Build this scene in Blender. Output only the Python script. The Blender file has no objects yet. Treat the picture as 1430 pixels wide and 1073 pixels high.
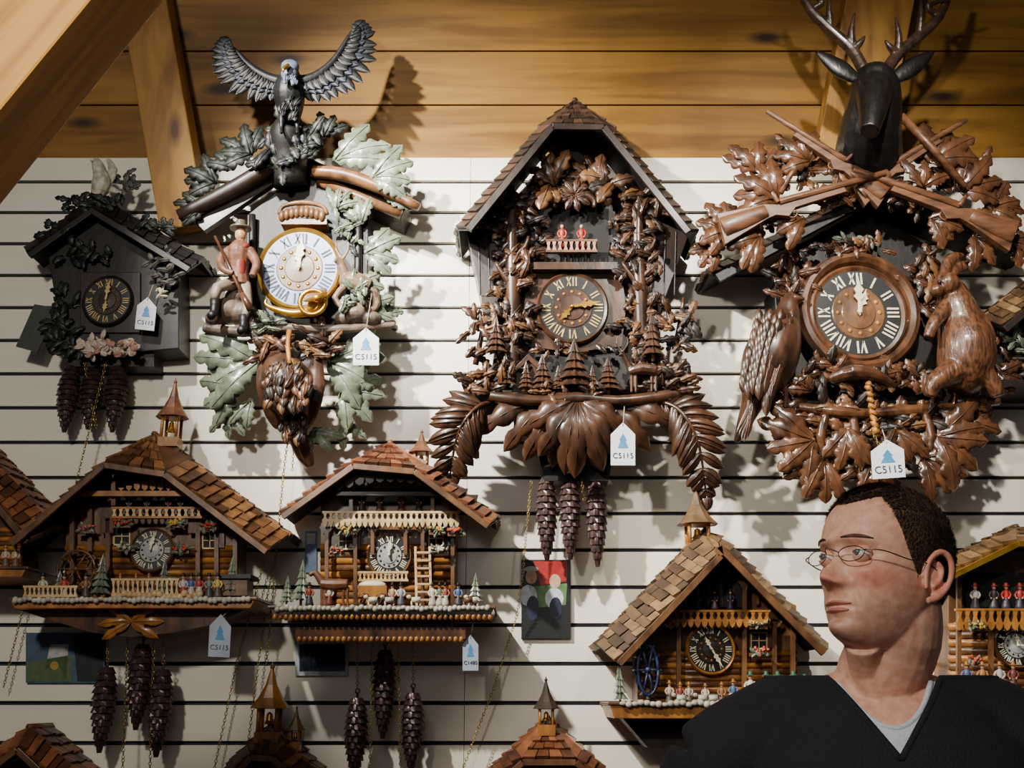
import bpy, bmesh, math, random
from mathutils import Vector, Matrix, noise
from mathutils.bvhtree import BVHTree
R=random.Random(7)
pi=math.pi
V=Vector
# ---------------------------------------------------------------- camera model
FPX=1533.0; PITCH=math.radians(16); D=3.07; CZ=1.5
CAM=V((0,-D,CZ))
FW=V((0,math.cos(PITCH),math.sin(PITCH))); UP=V((0,-math.sin(PITCH),math.cos(PITCH))); RT=V((1,0,0))
def P(px,py,d=0.0):
    u=(px-715)/FPX; v=(536.5-py)/FPX
    r=FW+RT*u+UP*v
    return CAM+r*((D-d)/r.y)
def sc(px,py,d=0.0):
    return (P(px,py,d)-CAM).dot(FW)/FPX
cd=bpy.data.cameras.new("camera"); cam=bpy.data.objects.new("camera",cd)
bpy.context.scene.collection.objects.link(cam)
cam.location=CAM; cam.rotation_euler=(pi/2+PITCH,0,0)
cd.sensor_fit='HORIZONTAL'; cd.sensor_width=36; cd.lens=36*FPX/1430; cd.clip_start=0.05
bpy.context.scene.camera=cam
# ---------------------------------------------------------------- materials
def lin(c):
    return tuple(((x/255)/12.92 if x/255<=0.04045 else ((x/255+0.055)/1.055)**2.4) for x in c)+(1,)
_m={}
def mat(key,c1,c2=None,rough=.5,metal=0,scale=(20,20,20),bump=0.0,detail=4,dist=0,coat=0,lo=.3,hi=.7,emis=None,alpha=1):
    if key in _m: return _m[key]
    m=bpy.data.materials.new(key); m.use_nodes=True
    nt=m.node_tree; b=nt.nodes["Principled BSDF"]
    c2=c2 or tuple(x*.75 for x in c1)
    tc=nt.nodes.new("ShaderNodeTexCoord"); mp=nt.nodes.new("ShaderNodeMapping"); mp.inputs['Scale'].default_value=scale
    nz=nt.nodes.new("ShaderNodeTexNoise"); nz.inputs['Scale'].default_value=1; nz.inputs['Detail'].default_value=detail
    nz.inputs['Distortion'].default_value=dist
    cr=nt.nodes.new("ShaderNodeValToRGB")
    cr.color_ramp.elements[0].color=lin(c2); cr.color_ramp.elements[1].color=lin(c1)
    cr.color_ramp.elements[0].position=lo; cr.color_ramp.elements[1].position=hi
    L=nt.links.new
    L(tc.outputs['Object'],mp.inputs[0]); L(mp.outputs[0],nz.inputs['Vector']); L(nz.outputs['Fac'],cr.inputs[0]); L(cr.outputs[0],b.inputs['Base Color'])
    b.inputs['Roughness'].default_value=rough; b.inputs['Metallic'].default_value=metal
    b.inputs['Coat Weight'].default_value=coat; b.inputs['Coat Roughness'].default_value=.15
    b.inputs['Alpha'].default_value=alpha
    if bump:
        bp=nt.nodes.new("ShaderNodeBump"); bp.inputs['Strength'].default_value=bump; bp.inputs['Distance'].default_value=.004
        L(nz.outputs['Fac'],bp.inputs['Height']); L(bp.outputs[0],b.inputs['Normal'])
    _m[key]=m; return m
def col(r,g,b,rough=.45,metal=0):
    return mat("paint_%d_%d_%d"%(r,g,b),(r,g,b),(int(r*.82),int(g*.82),int(b*.82)),rough,metal,scale=(60,60,60))
def timber(key,c1,c2,c3,gs=(1.2,16,16),knot=True,rough=.55,ks=(1.6,4.5,4.5),stain=.8):
    if key in _m: return _m[key]
    m=bpy.data.materials.new(key); m.use_nodes=True; nt=m.node_tree; b=nt.nodes["Principled BSDF"]; L=nt.links.new
    tc=nt.nodes.new("ShaderNodeTexCoord"); mp=nt.nodes.new("ShaderNodeMapping"); mp.inputs['Scale'].default_value=gs
    nz=nt.nodes.new("ShaderNodeTexNoise"); nz.inputs['Scale'].default_value=1.3; nz.inputs['Detail'].default_value=7; nz.inputs['Distortion'].default_value=.6
    cr=nt.nodes.new("ShaderNodeValToRGB"); e=cr.color_ramp.elements
    e[0].color=lin(c2); e[0].position=.36; e[1].color=lin(c1); e[1].position=.6
    L(tc.outputs['Object'],mp.inputs[0]); L(mp.outputs[0],nz.inputs['Vector']); L(nz.outputs['Fac'],cr.inputs[0])
    mp2=nt.nodes.new("ShaderNodeMapping"); mp2.inputs['Scale'].default_value=ks
    vo=nt.nodes.new("ShaderNodeTexVoronoi"); vo.inputs['Scale'].default_value=1.5
    c2n=nt.nodes.new("ShaderNodeValToRGB"); q=c2n.color_ramp.elements
    q[0].color=(1,1,1,1); q[0].position=.06; q[1].color=(0,0,0,1); q[1].position=.18
    L(tc.outputs['Object'],mp2.inputs[0]); L(mp2.outputs[0],vo.inputs['Vector']); L(vo.outputs['Distance'],c2n.inputs[0])
    mx=nt.nodes.new("ShaderNodeMixRGB"); mx.inputs[2].default_value=lin(c3)
    L(c2n.outputs[0],mx.inputs[0]); L(cr.outputs[0],mx.inputs[1])
    n2=nt.nodes.new("ShaderNodeTexNoise"); n2.inputs['Scale'].default_value=2.2; n2.inputs['Detail'].default_value=3; L(tc.outputs['Object'],n2.inputs['Vector'])
    c3n=nt.nodes.new("ShaderNodeValToRGB"); q=c3n.color_ramp.elements; q[0].color=(.55,.5,.42,1); q[0].position=.36; q[1].color=(1,1,1,1); q[1].position=.6
    L(n2.outputs['Fac'],c3n.inputs[0]); m2=nt.nodes.new("ShaderNodeMixRGB"); m2.blend_type='MULTIPLY'; m2.inputs[0].default_value=stain
    L(mx.outputs[0],m2.inputs[1]); L(c3n.outputs[0],m2.inputs[2])
    L(m2.outputs[0],b.inputs['Base Color']); b.inputs['Roughness'].default_value=rough; b.inputs['Specular IOR Level'].default_value=.3
    bp=nt.nodes.new("ShaderNodeBump"); bp.inputs['Strength'].default_value=.2; bp.inputs['Distance'].default_value=.003
    L(nz.outputs['Fac'],bp.inputs['Height']); L(bp.outputs[0],b.inputs['Normal'])
    _m[key]=m; return m
WALLM=mat("painted_slatwall",(242,236,220),(228,221,204),.32,scale=(2,2,6),coat=.25)
GROOVE=mat("groove_back_board",(40,42,52),(28,30,38),.7)  # dark board behind the slats, seen through the gaps
PINE=timber("pine_boards",(148,106,40),(112,76,24),(44,25,8))
BEAM=timber("spruce_beam",(206,146,52),(164,108,30),(84,46,12),gs=(2.2,30,30),stain=.5)
BEAMZ=timber("spruce_rafter",(160,116,48),(124,84,30),(76,44,12),gs=(14,14,1.5),ks=(4.5,4.5,1.6))
W_DK=mat("dark_stained_wood",(46,30,21),(19,12,9),.45,scale=(30,30,14),bump=.3,coat=.05)
W_BLK=mat("black_stained_wood",(24,18,15),(10,8,7),.5,scale=(30,30,14),bump=.3)
W_WAL=mat("walnut_carving",(84,54,36),(28,18,12),.34,scale=(26,26,12),bump=.35,coat=.2)
W_RED=mat("reddish_carving",(106,68,43),(36,22,14),.3,scale=(24,24,12),bump=.35,coat=.4)
W_MED=mat("brown_carving",(124,84,50),(54,34,20),.38,scale=(24,24,12),bump=.35,coat=.1)
W_RIF=mat("rifle_wood",(122,80,52),(64,40,25),.4,scale=(12,60,60),bump=.15,coat=.1)
W_LIT=mat("honey_wood",(186,124,52),(110,66,25),.4,scale=(26,26,8),bump=.3,coat=.2)
W_PAL=mat("pale_wood",(222,194,142),(168,132,84),.45,scale=(26,26,12),bump=.3)
def trio(n,a,b,c):
    return [mat(n+k,x,tuple(int(v*.64) for v in x),.5,scale=(30,30,30),bump=.4) for k,x in (("_light",a),("_medium",b),("_dark",c))]
SH=trio("golden_shingle",(160,110,64),(132,86,48),(98,62,34))
SHR=trio("reddish_shingle",(154,94,58),(128,74,44),(94,55,34))
SHD=trio("dark_shingle",(82,57,43),(62,43,33),(42,30,23))
SHP=trio("pale_shingle",(150,118,78),(120,90,56),(84,62,40))
GOLD=mat("gilded_brass",(226,176,72),(178,126,40),.25,.85,scale=(30,30,30))
BRASS=mat("brass_chain",(206,182,112),(150,126,66),.3,.8)
SILV=mat("silvered_dial",(176,178,172),(140,142,138),.35,scale=(40,40,40))
CONE=mat("cast_iron_cone",(84,60,56),(42,30,31),.34,.35,scale=(40,40,40),bump=.2)
LEAFG=mat("grey_green_leaf",(126,136,114),(60,70,54),.36,scale=(22,22,22),bump=.3,coat=.25)
LEAFD=mat("dark_green_leaf",(30,37,27),(13,17,12),.5,scale=(22,22,22),bump=.3)
FEA=mat("black_feather",(18,19,23),(8,8,10),.5,scale=(40,40,40),bump=.3)
FEAB=mat("slate_feather",(54,60,74),(32,36,46),.55,scale=(40,40,40),bump=.3)
HEADB=mat("pale_slate_head",(110,122,144),(70,80,98),.5,scale=(40,40,40),bump=.3)
BLACK=mat("black_dial",(24,26,28),(14,15,17),.45)
ENAM=mat("enamel_dial",(140,154,196),(116,130,176),.35,scale=(10,10,10))
CREAM=mat("ivory_numeral",(236,228,200),(214,204,172),.4)
GILT=mat("gilt_numeral",(208,184,120),(170,146,84),.35)
WHITEP=mat("tag_card",(232,236,242),(220,224,232),.5)
BLUEP=mat("tag_blue",(70,140,190),(50,120,170),.5)
INK=mat("ink",(50,60,84),(40,48,70),.6)
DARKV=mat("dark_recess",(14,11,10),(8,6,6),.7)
# ---------------------------------------------------------------- mesh builder
class MB:
    def __init__(s,m=None): s.v=[];s.f=[];s.m=[];s.sm=[];s.mats=[];s.cur=0
    def use(s,m):
        if m not in s.mats: s.mats.append(m)
        s.cur=s.mats.index(m); return s
    def add(s,vs,fs,smooth=False):
        o=len(s.v); s.v+= [V(x) for x in vs]
        for f in fs: s.f.append([i+o for i in f]); s.m.append(s.cur); s.sm.append(smooth)
def mk(m): b=MB(); b.use(m); return b
def build(mb,name):
    me=bpy.data.meshes.new(name); lo=V((min(v.x for v in mb.v),min(v.y for v in mb.v),min(v.z for v in mb.v)))
    hi=V((max(v.x for v in mb.v),max(v.y for v in mb.v),max(v.z for v in mb.v))); c=(lo+hi)/2
    me.from_pydata([v-c for v in mb.v],[],mb.f)
    for m in mb.mats: me.materials.append(m)
    for i,p in enumerate(me.polygons): p.material_index=mb.m[i]; p.use_smooth=mb.sm[i]
    bm=bmesh.new(); bm.from_mesh(me); bmesh.ops.recalc_face_normals(bm,faces=bm.faces); bm.to_mesh(me); bm.free()
    me.update(); return me,c
def link(o): bpy.context.scene.collection.objects.link(o)
def wloc(o):
    l=V(o.location)
    while o.parent: o=o.parent; l=l+o.location
    return l
def fin(mb,name,parent=None,label=None,bevel=0,remesh=0,category=None,group=None,kind=None,smooth=0):
    me,c=build(mb,name); o=bpy.data.objects.new(name,me); link(o)
    if parent: o.parent=parent; o.location=c-wloc(parent)
    else: o.location=c
    if label: o["label"]=label
    if category: o["category"]=category
    if group: o["group"]=group
    if kind: o["kind"]=kind
    if bevel:
        b=o.modifiers.new("bevel",'BEVEL'); b.width=bevel; b.segments=2; b.limit_method='ANGLE'; b.angle_limit=.7
    if remesh:
        r=o.modifiers.new("remesh",'REMESH'); r.mode='VOXEL'; r.voxel_size=remesh; r.use_smooth_shade=True
        r=o.modifiers.new("smooth",'SMOOTH'); r.iterations=smooth or 3; r.factor=.5
    return o
def thing(name,label,category,base,group=None):
    e=bpy.data.objects.new(name,None); e.empty_display_size=.05; link(e); e.location=base
    e["label"]=label; e["category"]=category
    if group: e["group"]=group
    return e
# primitives
def prism(mb,pts,d0,d1):
    fr=[P(x,y,d1) for x,y in pts]; n=len(fr)
    bk=[V((p.x,-d0,p.z)) for p in fr]
    mb.add(fr+bk,[list(range(n)),list(range(2*n-1,n-1,-1))]+[[i,(i+1)%n,(i+1)%n+n,i+n] for i in range(n)])
def box(mb,x0,y0,x1,y1,d0,d1): prism(mb,[(x0,y0),(x1,y0),(x1,y1),(x0,y1)],d0,d1)
def wbox(mb,a,b):
    x0,y0,z0=a;x1,y1,z1=b
    mb.add([(x0,y0,z0),(x1,y0,z0),(x1,y1,z0),(x0,y1,z0),(x0,y0,z1),(x1,y0,z1),(x1,y1,z1),(x0,y1,z1)],
      [[0,3,2,1],[4,5,6,7],[0,1,5,4],[1,2,6,5],[2,3,7,6],[3,0,4,7]])
def beam3(mb,p0,p1,w,h,n2=None):
    a=(p1-p0).normalized(); n2=(n2 or V((0,1,0))); n1=a.cross(n2).normalized(); n2=n1.cross(a).normalized()
    vs=[]
    for p in (p0,p1):
        for s,t in ((-1,-1),(1,-1),(1,1),(-1,1)): vs.append(p+n1*s*w/2+n2*t*h/2)
    mb.add(vs,[[0,1,2,3],[7,6,5,4],[0,4,5,1],[1,5,6,2],[2,6,7,3],[3,7,4,0]])
def tube(mb,pts,rad,n=8,smooth=True,flat=1.0):
    pts=[V(p) for p in pts]; 
    if not isinstance(rad,(list,tuple)): rad=[rad]*len(pts)
    vs=[];fs=[]; up=None
    for i,p in enumerate(pts):
        t=(pts[min(i+1,len(pts)-1)]-pts[max(i-1,0)]).normalized()
        if up is None: up=V((0,-1,0)) if abs(t.y)<.9 else V((1,0,0))
        u=(up-t*up.dot(t)).normalized(); w=t.cross(u); up=u
        for k in range(n):
            a=2*pi*k/n; vs.append(p+u*math.cos(a)*rad[i]*flat+w*math.sin(a)*rad[i])
    for i in range(len(pts)-1):
        for k in range(n): fs.append([i*n+k,i*n+(k+1)%n,(i+1)*n+(k+1)%n,(i+1)*n+k])
    fs.append(list(range(n-1,-1,-1))); fs.append([len(vs)-n+k for k in range(n)])
    mb.add(vs,fs,smooth)
def smoothpts(pts,rad,k=3):
    op=[];orr=[]
    n=len(pts)
    for i in range(n-1):
        p0=pts[max(i-1,0)];p1=pts[i];p2=pts[i+1];p3=pts[min(i+2,n-1)]
        r0=rad[max(i-1,0)];r1=rad[i];r2=rad[i+1];r3=rad[min(i+2,n-1)]
        for j in range(k):
            t=j/k
            cr=lambda a,b,c,d:.5*((2*b)+(c-a)*t+(2*a-5*b+4*c-d)*t*t+(3*b-a-3*c+d)*t**3)
            op.append(cr(p0,p1,p2,p3)); orr.append(max(cr(r0,r1,r2,r3),min(r1,r2)*.5))
    op.append(pts[-1]); orr.append(rad[-1]); return op,orr
def ptube(mb,l,n=8,k=3,flat=1.0):
    """l: (px,py,d,rpx)"""
    pts=[P(a,b,c) for a,b,c,r in l]; rad=[r*sc(a,b,c) for a,b,c,r in l]
    if k>1: pts,rad=smoothpts(pts,rad,k)
    tube(mb,pts,rad,n,True,flat)
def ell(mb,c,r,M=None,n=12,m=8):
    vs=[];fs=[]
    if not isinstance(r,(tuple,list)): r=(r,r,r)
    for i in range(m+1):
        th=pi*i/m
        for k in range(n):
            a=2*pi*k/n; q=V((r[0]*math.sin(th)*math.cos(a),r[1]*math.sin(th)*math.sin(a),r[2]*math.cos(th)))
            if M: q=M@q
            vs.append(c+q)
    for i in range(m):
        for k in range(n): fs.append([i*n+k,i*n+(k+1)%n,(i+1)*n+(k+1)%n,(i+1)*n+k])
    mb.add(vs,fs,True)
def pell(mb,px,py,d,rx,rz,ry=None,ang=0):
    s=sc(px,py,d); ry=ry if ry is not None else min(rx,rz)
    ell(mb,P(px,py,d),(rx*s,ry*s,rz*s),Matrix.Rotation(-math.radians(ang),3,'Y') if ang else None)
def lathe(mb,c,prof,mats=None,n=40,axis='y',kz=1.0,smooth=True):
    for i in range(len(prof)-1):
        if mats: mb.use(mats[i])
        vs=[]
        for r,h in (prof[i],prof[i+1]):
            for k in range(n):
                a=2*pi*k/n
                vs.append(c+(V((r*math.cos(a),-h,r*math.sin(a)*kz)) if axis=='y' else V((r*math.cos(a),r*math.sin(a),h))))
        mb.add(vs,[[k,(k+1)%n,(k+1)%n+n,k+n] for k in range(n)],smooth)
def leaf(mb,px,py,d,ang,L,W,lobes=4,curl=.12,fold=.25,thick=.0022,tipd=0.0,lob=.42):
    s=sc(px,py,d); b=P(px,py,d); a=math.radians(ang)
    ex=V((math.cos(a),0,math.sin(a))); ey=V((-math.sin(a),0,math.cos(a))); en=V((0,-1,0))
    N=max(6,lobes*4); vs=[]; J=(-1,-.5,0,.5,1)
    bend=R.uniform(-.12,.12)
    for side in (0,1):
        for i in range(N+1):
            t=i/N; env=(math.sin(pi*min(1,t*.9+.06)))**.7
            if lobes: w=env*((1-lob)+lob*abs(math.sin(pi*lobes*t)))
            else: w=env
            if i==N: w=.02
            for j in J:
                off=W*.5*w*j
                h=-fold*abs(j)*W*.5*w+curl*L*math.sin(pi*t)+tipd*t*L+(.05*W*math.sin(t*pi*2*max(lobes,1)) if abs(j)==1 else 0)
                p=b+ex*(L*t*s)+ey*((off+bend*L*t*t)*s)+en*(h*s)
                if side: p=p-en*thick
                vs.append(p)
    fs=[];n=5*(N+1)
    for i in range(N):
        for j in range(4):
            q=i*5+j; fs.append([q,q+1,q+6,q+5]); fs.append([n+q,n+q+5,n+q+6,n+q+1])
        for j in (0,4):
            q=i*5+j; fs.append([q,q+5,n+q+5,n+q])
    mb.add(vs,fs,True)
    tube(mb,[b+ex*(L*t*s)+ey*(bend*L*t*t*s)+en*((curl*L*math.sin(pi*t)+tipd*t*L)*s+.0006) for t in (0,.25,.5,.75,.95)],[.0028,.0024,.002,.0015,.0008],5)
def spray(mb,px,py,d,angs,L,W,lobes=4,**k):
    for a in angs: leaf(mb,px,py,d+R.uniform(0,.012),a,L*R.uniform(.85,1.12),W,lobes,**k)
def sp(T,name,m,lst,label=None):
    for q in lst:
        mb=mk(m); spray(mb,*q); pell(mb,q[0],q[1],q[2],4,4); fin(mb,name,T,label=label)
def foliage(mb,px,py,rx,ry,n,L,W,d,dd=.02,lobes=3,ang=None,aj=180,mats=None,**k):
    for i in range(n):
        if mats: mb.use(R.choice(mats))
        r=math.sqrt(R.random()); a=R.uniform(0,2*pi)
        leaf(mb,px+rx*r*math.cos(a),py+ry*r*math.sin(a),d+R.uniform(0,dd),(ang if ang is not None else 90)+R.uniform(-aj,aj),L*R.uniform(.7,1.3),W*R.uniform(.8,1.2),lobes,tipd=R.uniform(-.1,.35),**k)
def clump(T,name,m,px,py,rx,ry,n,L,W,d,dd=.03,mats=None,label=None,**k):
    mb=mk(m); pell(mb,px,py,d,rx*.5,ry*.5,8); foliage(mb,px,py,rx,ry,n,L,W,d,dd,mats=mats,**k); return fin(mb,name,T,label=label)
def fern(mb,pts,L,W,n=13,d=.15,dt=.1):
    P3=[V((x,y,d)) for x,y in pts]; q,_=smoothpts(P3,[1]*len(P3),8)
    for i in range(len(q)): q[i].z=d+dt*math.sin(pi*i/(len(q)-1))
    ptube(mb,[(p.x,p.y,p.z,4*(1-.7*i/len(q))) for i,p in enumerate(q)],6,1)
    for i in range(n):
        t=(i+.6)/n; k=min(int(t*(len(q)-1)),len(q)-2); p=q[k]; tg=q[k+1]-q[k]; a=math.degrees(math.atan2(-tg.y,tg.x))
        ll=L*(math.sin(pi*(.18+.78*t))**.7)
        for sgn in (-1,1): leaf(mb,p.x,p.y,p.z,a+sgn*52,ll,W,0,curl=.12,fold=.4,tipd=-.25)
    p=q[-1]; leaf(mb,p.x,p.y,p.z,a,L*.45,W,0)
def shingles(mb,A,B,C,Dd,rows,cols,mats,th=.007,flip=1):
    n=(B-A).cross(Dd-A)
    if n.length<1e-9: n=(B-A).cross(C-A)
    n=n.normalized()*flip
    for r in range(rows):
        t0=r/rows-.02; t1=min(1,(r+1.25)/rows)
        off=.5*(r%2) if cols>1 else 0
        for c in range(-1 if cols>1 else 0,cols):
            u0=max(0,(c+off+.04)/cols); u1=min(1,(c+off+.96)/cols)
            if u1-u0<.2/cols: continue
            j=R.uniform(-.1,.1)/rows
            def q(u,t): return (A+(B-A)*u)*(1-t)+(Dd+(C-Dd)*u)*t
            a,b,cc,dd=q(u0,t0+j),q(u1,t0+j),q(u1,t1),q(u0,t1)
            h=th*R.uniform(.9,1.4)
            mb.use(R.choice(mats))
            mb.add([a,b,cc,dd,a+n*h*1.6,b+n*h*1.6,cc+n*h*.5,dd+n*h*.5],[[3,2,1,0],[4,5,6,7],[0,1,5,4],[1,2,6,5],[2,3,7,6],[3,0,4,7]])
def slab(mb,q,th):
    n=(q[1]-q[0]).cross(q[-1]-q[0]).normalized()*th
    k=len(q); mb.add(list(q)+[p-n for p in q],[list(range(k)),list(range(2*k-1,k-1,-1))]+[[i,(i+1)%k,(i+1)%k+k,i+k] for i in range(k)])
def roof(T,apex,eL,eR,df,db,hip,rows,cols,mats,under=None,hipset=.08,barge=7,bm=None,sth=.006,vl=10,vr=10,vd=.05):
    under=under or W_DK; bm=bm or W_DK
    do=df-vd; s=sc(*apex,df)
    A=P(*apex,do-(hipset if hip else 0)); LO=P(*eL,do); RO=P(*eR,do); Ab=V((A.x,-db,A.z))
    low=max(2,round(rows*(1-hip))); hi=max(1,rows-low)
    mb=mk(under)
    def dn(p): return p-V((0,0,.010))
    ins=[]
    for E,v,f in ((LO,vl,-1),(RO,vr,1)):
        u=V((A.x-E.x,0,A.z-E.z)).normalized(); nin=V((u.z,0,-u.x)) if f<0 else V((-u.z,0,u.x))
        Eb=V((E.x,-db,E.z)); h=E+(A-E)*(1-hip); h.y=-do; hb=V((h.x,-db,h.z))
        EI=E+nin*v*s; EI.y=-df
        if hip: hI=h+nin*v*s
        else: hI=h-V((0,0,(vl+vr)/2*s/max(.3,abs(u.x))))
        hI.y=-df
        mb.use(under); slab(mb,[dn(E),dn(Eb),dn(hb),dn(h)],.008*f*-1); slab(mb,[dn(EI),dn(E),dn(h),dn(hI)],.006*-f)
        shingles(mb,E,Eb,hb,h,low,cols,mats,sth,f)
        shingles(mb,EI,E,h,hI,int(low*1.35)+1,max(1,round(v/13)),mats,sth*1.1,f)
        if hip:
            mb.use(under); slab(mb,[dn(h),dn(hb),dn(Ab),dn(A)],.008*f*-1); shingles(mb,h,hb,Ab,A,hi,cols,mats,sth,f)
            slab(mb,[hI,h,A],.004*-f)
        ins.append((EI,hI))
    (LI,hl),(RI,hr)=ins
    if hip:
        mb.use(under); slab(mb,[dn(hl),dn(hr),dn(A)],.006)
        e=V((0.001,0,0)); shingles(mb,hl,hr,A+e,A-e,hi+1,max(4,int((hr-hl).length/.028)),mats,sth,1)
    mb.use(mats[1]); tube(mb,[V((A.x,A.y,A.z+.004)),V((A.x,-db,A.z+.004))],.009,6)
    fin(mb,"roof",T)
    w=barge*s; z=V((0,-.004,-w*.5))
    for a,b in ((LI,hl),(RI,hr))+(((hl,hr),) if hip else ()):
        mb=mk(bm); beam3(mb,a+z,b+z,w,.012); fin(mb,"barge_board",T,bevel=.001)
def strokes(mb,c,u,w,segs,sw,th):
    for (x0,y0,x1,y1,f) in segs:
        a=c+u*x0+w*y0; b=c+u*x1+w*y1
        if (b-a).length<1e-6: continue
        beam3(mb,a,b,sw*f,th)
ROM=["XII","I","II","III","IIII","V","VI","VII","VIII","IX","X","XI"]
def numerals(mb,c,r,h,kz,m,dep):
    mb.use(m)
    for i,s in enumerate(ROM):
        a=2*pi*i/12; w=V((math.sin(a),0,math.cos(a)*kz)); u=V((math.cos(a),0,-math.sin(a)*kz))
        ws={'I':.34,'V':.62,'X':.62}; tot=sum(ws[k] for k in s); x=-tot/2*h
        cc=c+w*r+V((0,-dep,0)); segs=[]
        for k in s:
            cw=ws[k]*h
            x0=x+cw*.15;x1=x+cw*.85;xm=x+cw/2
            if k=='I': segs.append((xm,-h/2,xm,h/2,1))
            if k=='V': segs+=[(x0,h/2,xm,-h/2,1.1),(x1,h/2,xm,-h/2,.6)]
            if k=='X': segs+=[(x0,h/2,x1,-h/2,1.1),(x1,h/2,x0,-h/2,.6)]
            x+=cw
        strokes(mb,cc,u,w,segs,h*.16,.0012)
def hand(T,c,ang,L,m,dep,wd):
    a=math.radians(ang); w=V((math.sin(a),0,math.cos(a))); u=V((math.cos(a),0,-math.sin(a)))
    mb=mk(m); c=c+V((0,-dep,0))
    pts=[(0,-.12),(.05,0),(.035,.3),(.13,.42),(.06,.52),(.12,.62),(.04,.74),(.0,1.0)]
    pl=[c+w*(y*L)+u*(x*L*wd) for x,y in pts]+[c+w*(y*L)-u*(x*L*wd) for x,y in pts[::-1]]
    n=len(pl); bk=[p+V((0,.0015,0)) for p in pl]
    mb.add(pl+bk,[list(range(n)),list(range(2*n-1,n-1,-1))]+[[i,(i+1)%n,(i+1)%n+n,i+n] for i in range(n)])
    ell(mb,c,(.07*L,.004,.07*L),n=10,m=6)
    fin(mb,"clock_hand",T)
def dial(T,px,py,r,d,style,ha,ma,kz=1.06):
    s=sc(px,py,d); c=P(px,py,d); r=r*s; mb=MB()
    rim,face,cent,num=style[:4]
    lathe(mb,c,[(r*1.0,-.02),(r*1.02,.004),(r*.97,.010),(r*.9,.006),(r*.56,.006),(r*.54,.008),(r*.36,.008),(r*.34,.010),(r*.12,.011),(0,.012)],
       [rim,rim,rim,face,cent,cent,cent,cent,cent],48,kz=kz)
    numerals(mb,c,r*.73,r*.25,kz,num,.0072)
    mb.use(style[5] if len(style)>5 else W_LIT)
    for k in range(12):
        a=2*pi*k/12; leafp=c+V((math.sin(a)*r*.44,-.0088,math.cos(a)*r*.44*kz)); ell(mb,leafp,(r*.05,.002,r*.05),n=8,m=4)
    o=fin(mb,"dial",T)
    hand(o,c,ha,r*.55,style[4],.016,1.5); hand(o,c,ma,r*.8,style[4],.020,1.1)
def cone_weight(T,px,y0,y1,d,r,top=None,m=None):
    a=P(px,y0,d); b=P(px,y1,d); b.x=a.x; H=a.z-b.z; rr=r*sc(px,y0,d); mb=mk(m or CONE)
    rows=13; na=24; vs=[]
    lev=[]
    for i in range(rows):
        for fr in (0,.45,.9): lev.append((i,fr))
    for i,fr in lev:
        t=(i+fr)/rows; e=max(.02,math.sin(pi*(.13+.84*t)))**.75*(1.05-.25*t)
        for k in range(na):
            u=(k/na*7+.5*(i%2))%1; lobe=math.sin(pi*u)
            rad=rr*e*(.84+.26*lobe*fr+.04*fr); vs.append(V((a.x+rad*math.cos(2*pi*k/na),a.y+rad*math.sin(2*pi*k/na),a.z-H*t-(.012*H*lobe*fr))))
    n=len(lev); fs=[[i*na+k,i*na+(k+1)%na,(i+1)*na+(k+1)%na,(i+1)*na+k] for i in range(n-1) for k in range(na)]
    fs+= [list(range(na)),[ (n-1)*na+k for k in range(na-1,-1,-1)]]
    mb.add(vs,fs,False)
    tube(mb,[a+V((0,0,-.002)),a+V((0,0,.012))],.0035,6)
    ring=[a+V((math.cos(q)*.006,0,.017+math.sin(q)*.006)) for q in [2*pi*k/8 for k in range(9)]]; tube(mb,ring,.0014,5)
    fin(mb,"pine_cone_weight",T,label="cast iron pine cone weight")
    if top is not None: chain(T,[(px,y0-8,d),(top[0],top[1],top[2] if len(top)>2 else d)])
def chain(T,pts):
    mb=mk(BRASS); Q=[P(*p) for p in pts]
    for a,b in zip(Q,Q[1:]):
        Ln=(b-a).length; n=max(2,int(Ln/.0085)); ax=(b-a).normalized(); 
        for i in range(n):
            c=a+(b-a)*((i+.5)/n); s1=V((0,-1,0)) if i%2 else V((1,0,0)); s1=(s1-ax*s1.dot(ax)).normalized(); w=.0032
            pl=[c+ax*.0058,c+ax*.002+s1*w,c-ax*.002+s1*w,c-ax*.0058,c-ax*.002-s1*w,c+ax*.002-s1*w]
            tube(mb,pl+[pl[0]],.0010,4,True)
    fin(mb,"chain",T,label="brass link chain")
def figurine(T,px,py,h,d,coat,low,hat,skirt=True,name="figurine",label=None,face=(214,160,124)):
    mb=MB(); mb.use(low)
    if skirt: ptube(mb,[(px,py,d,h*.2),(px,py-h*.3,d,h*.14),(px,py-h*.5,d,h*.09)],10,2)
    else:
        for s in (-1,1): ptube(mb,[(px+s*h*.07,py,d,h*.05),(px+s*h*.06,py-h*.25,d,h*.06),(px+s*h*.04,py-h*.5,d,h*.07)],8,2)
        mb.use(W_BLK)
        for s in (-1,1): pell(mb,px+s*h*.07,py-h*.02,d+.003,h*.06,h*.04,h*.08)
    mb.use(coat); ptube(mb,[(px,py-h*.42,d,h*.09),(px,py-h*.6,d,h*.12),(px,py-h*.72,d,h*.10),(px,py-h*.78,d,h*.045)],10,2)
    for s in (-1,1): ptube(mb,[(px+s*h*.1,py-h*.71,d,h*.045),(px+s*h*.18,py-h*.58,d+.002,h*.042),(px+s*h*.12,py-h*.46,d+h*.0002,h*.035)],7,2)
    mb.use(col(*face)); pell(mb,px,py-h*.86,d,h*.075,h*.09)
    for s in (-1,1): pell(mb,px+s*h*.11,py-h*.45,d+h*.0002+.002,h*.035,h*.035)
    if hat:
        mb.use(hat); c=P(px,py-h*.92,d); s=sc(px,py,d)*h
        lathe(mb,c,[(0,-.01*s),(.14*s,-.005*s),(.14*s,.015*s),(.075*s,.03*s),(.06*s,.12*s),(0,.14*s)],None,12,'z')
    fin(mb,name,T,label=label)
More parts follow.
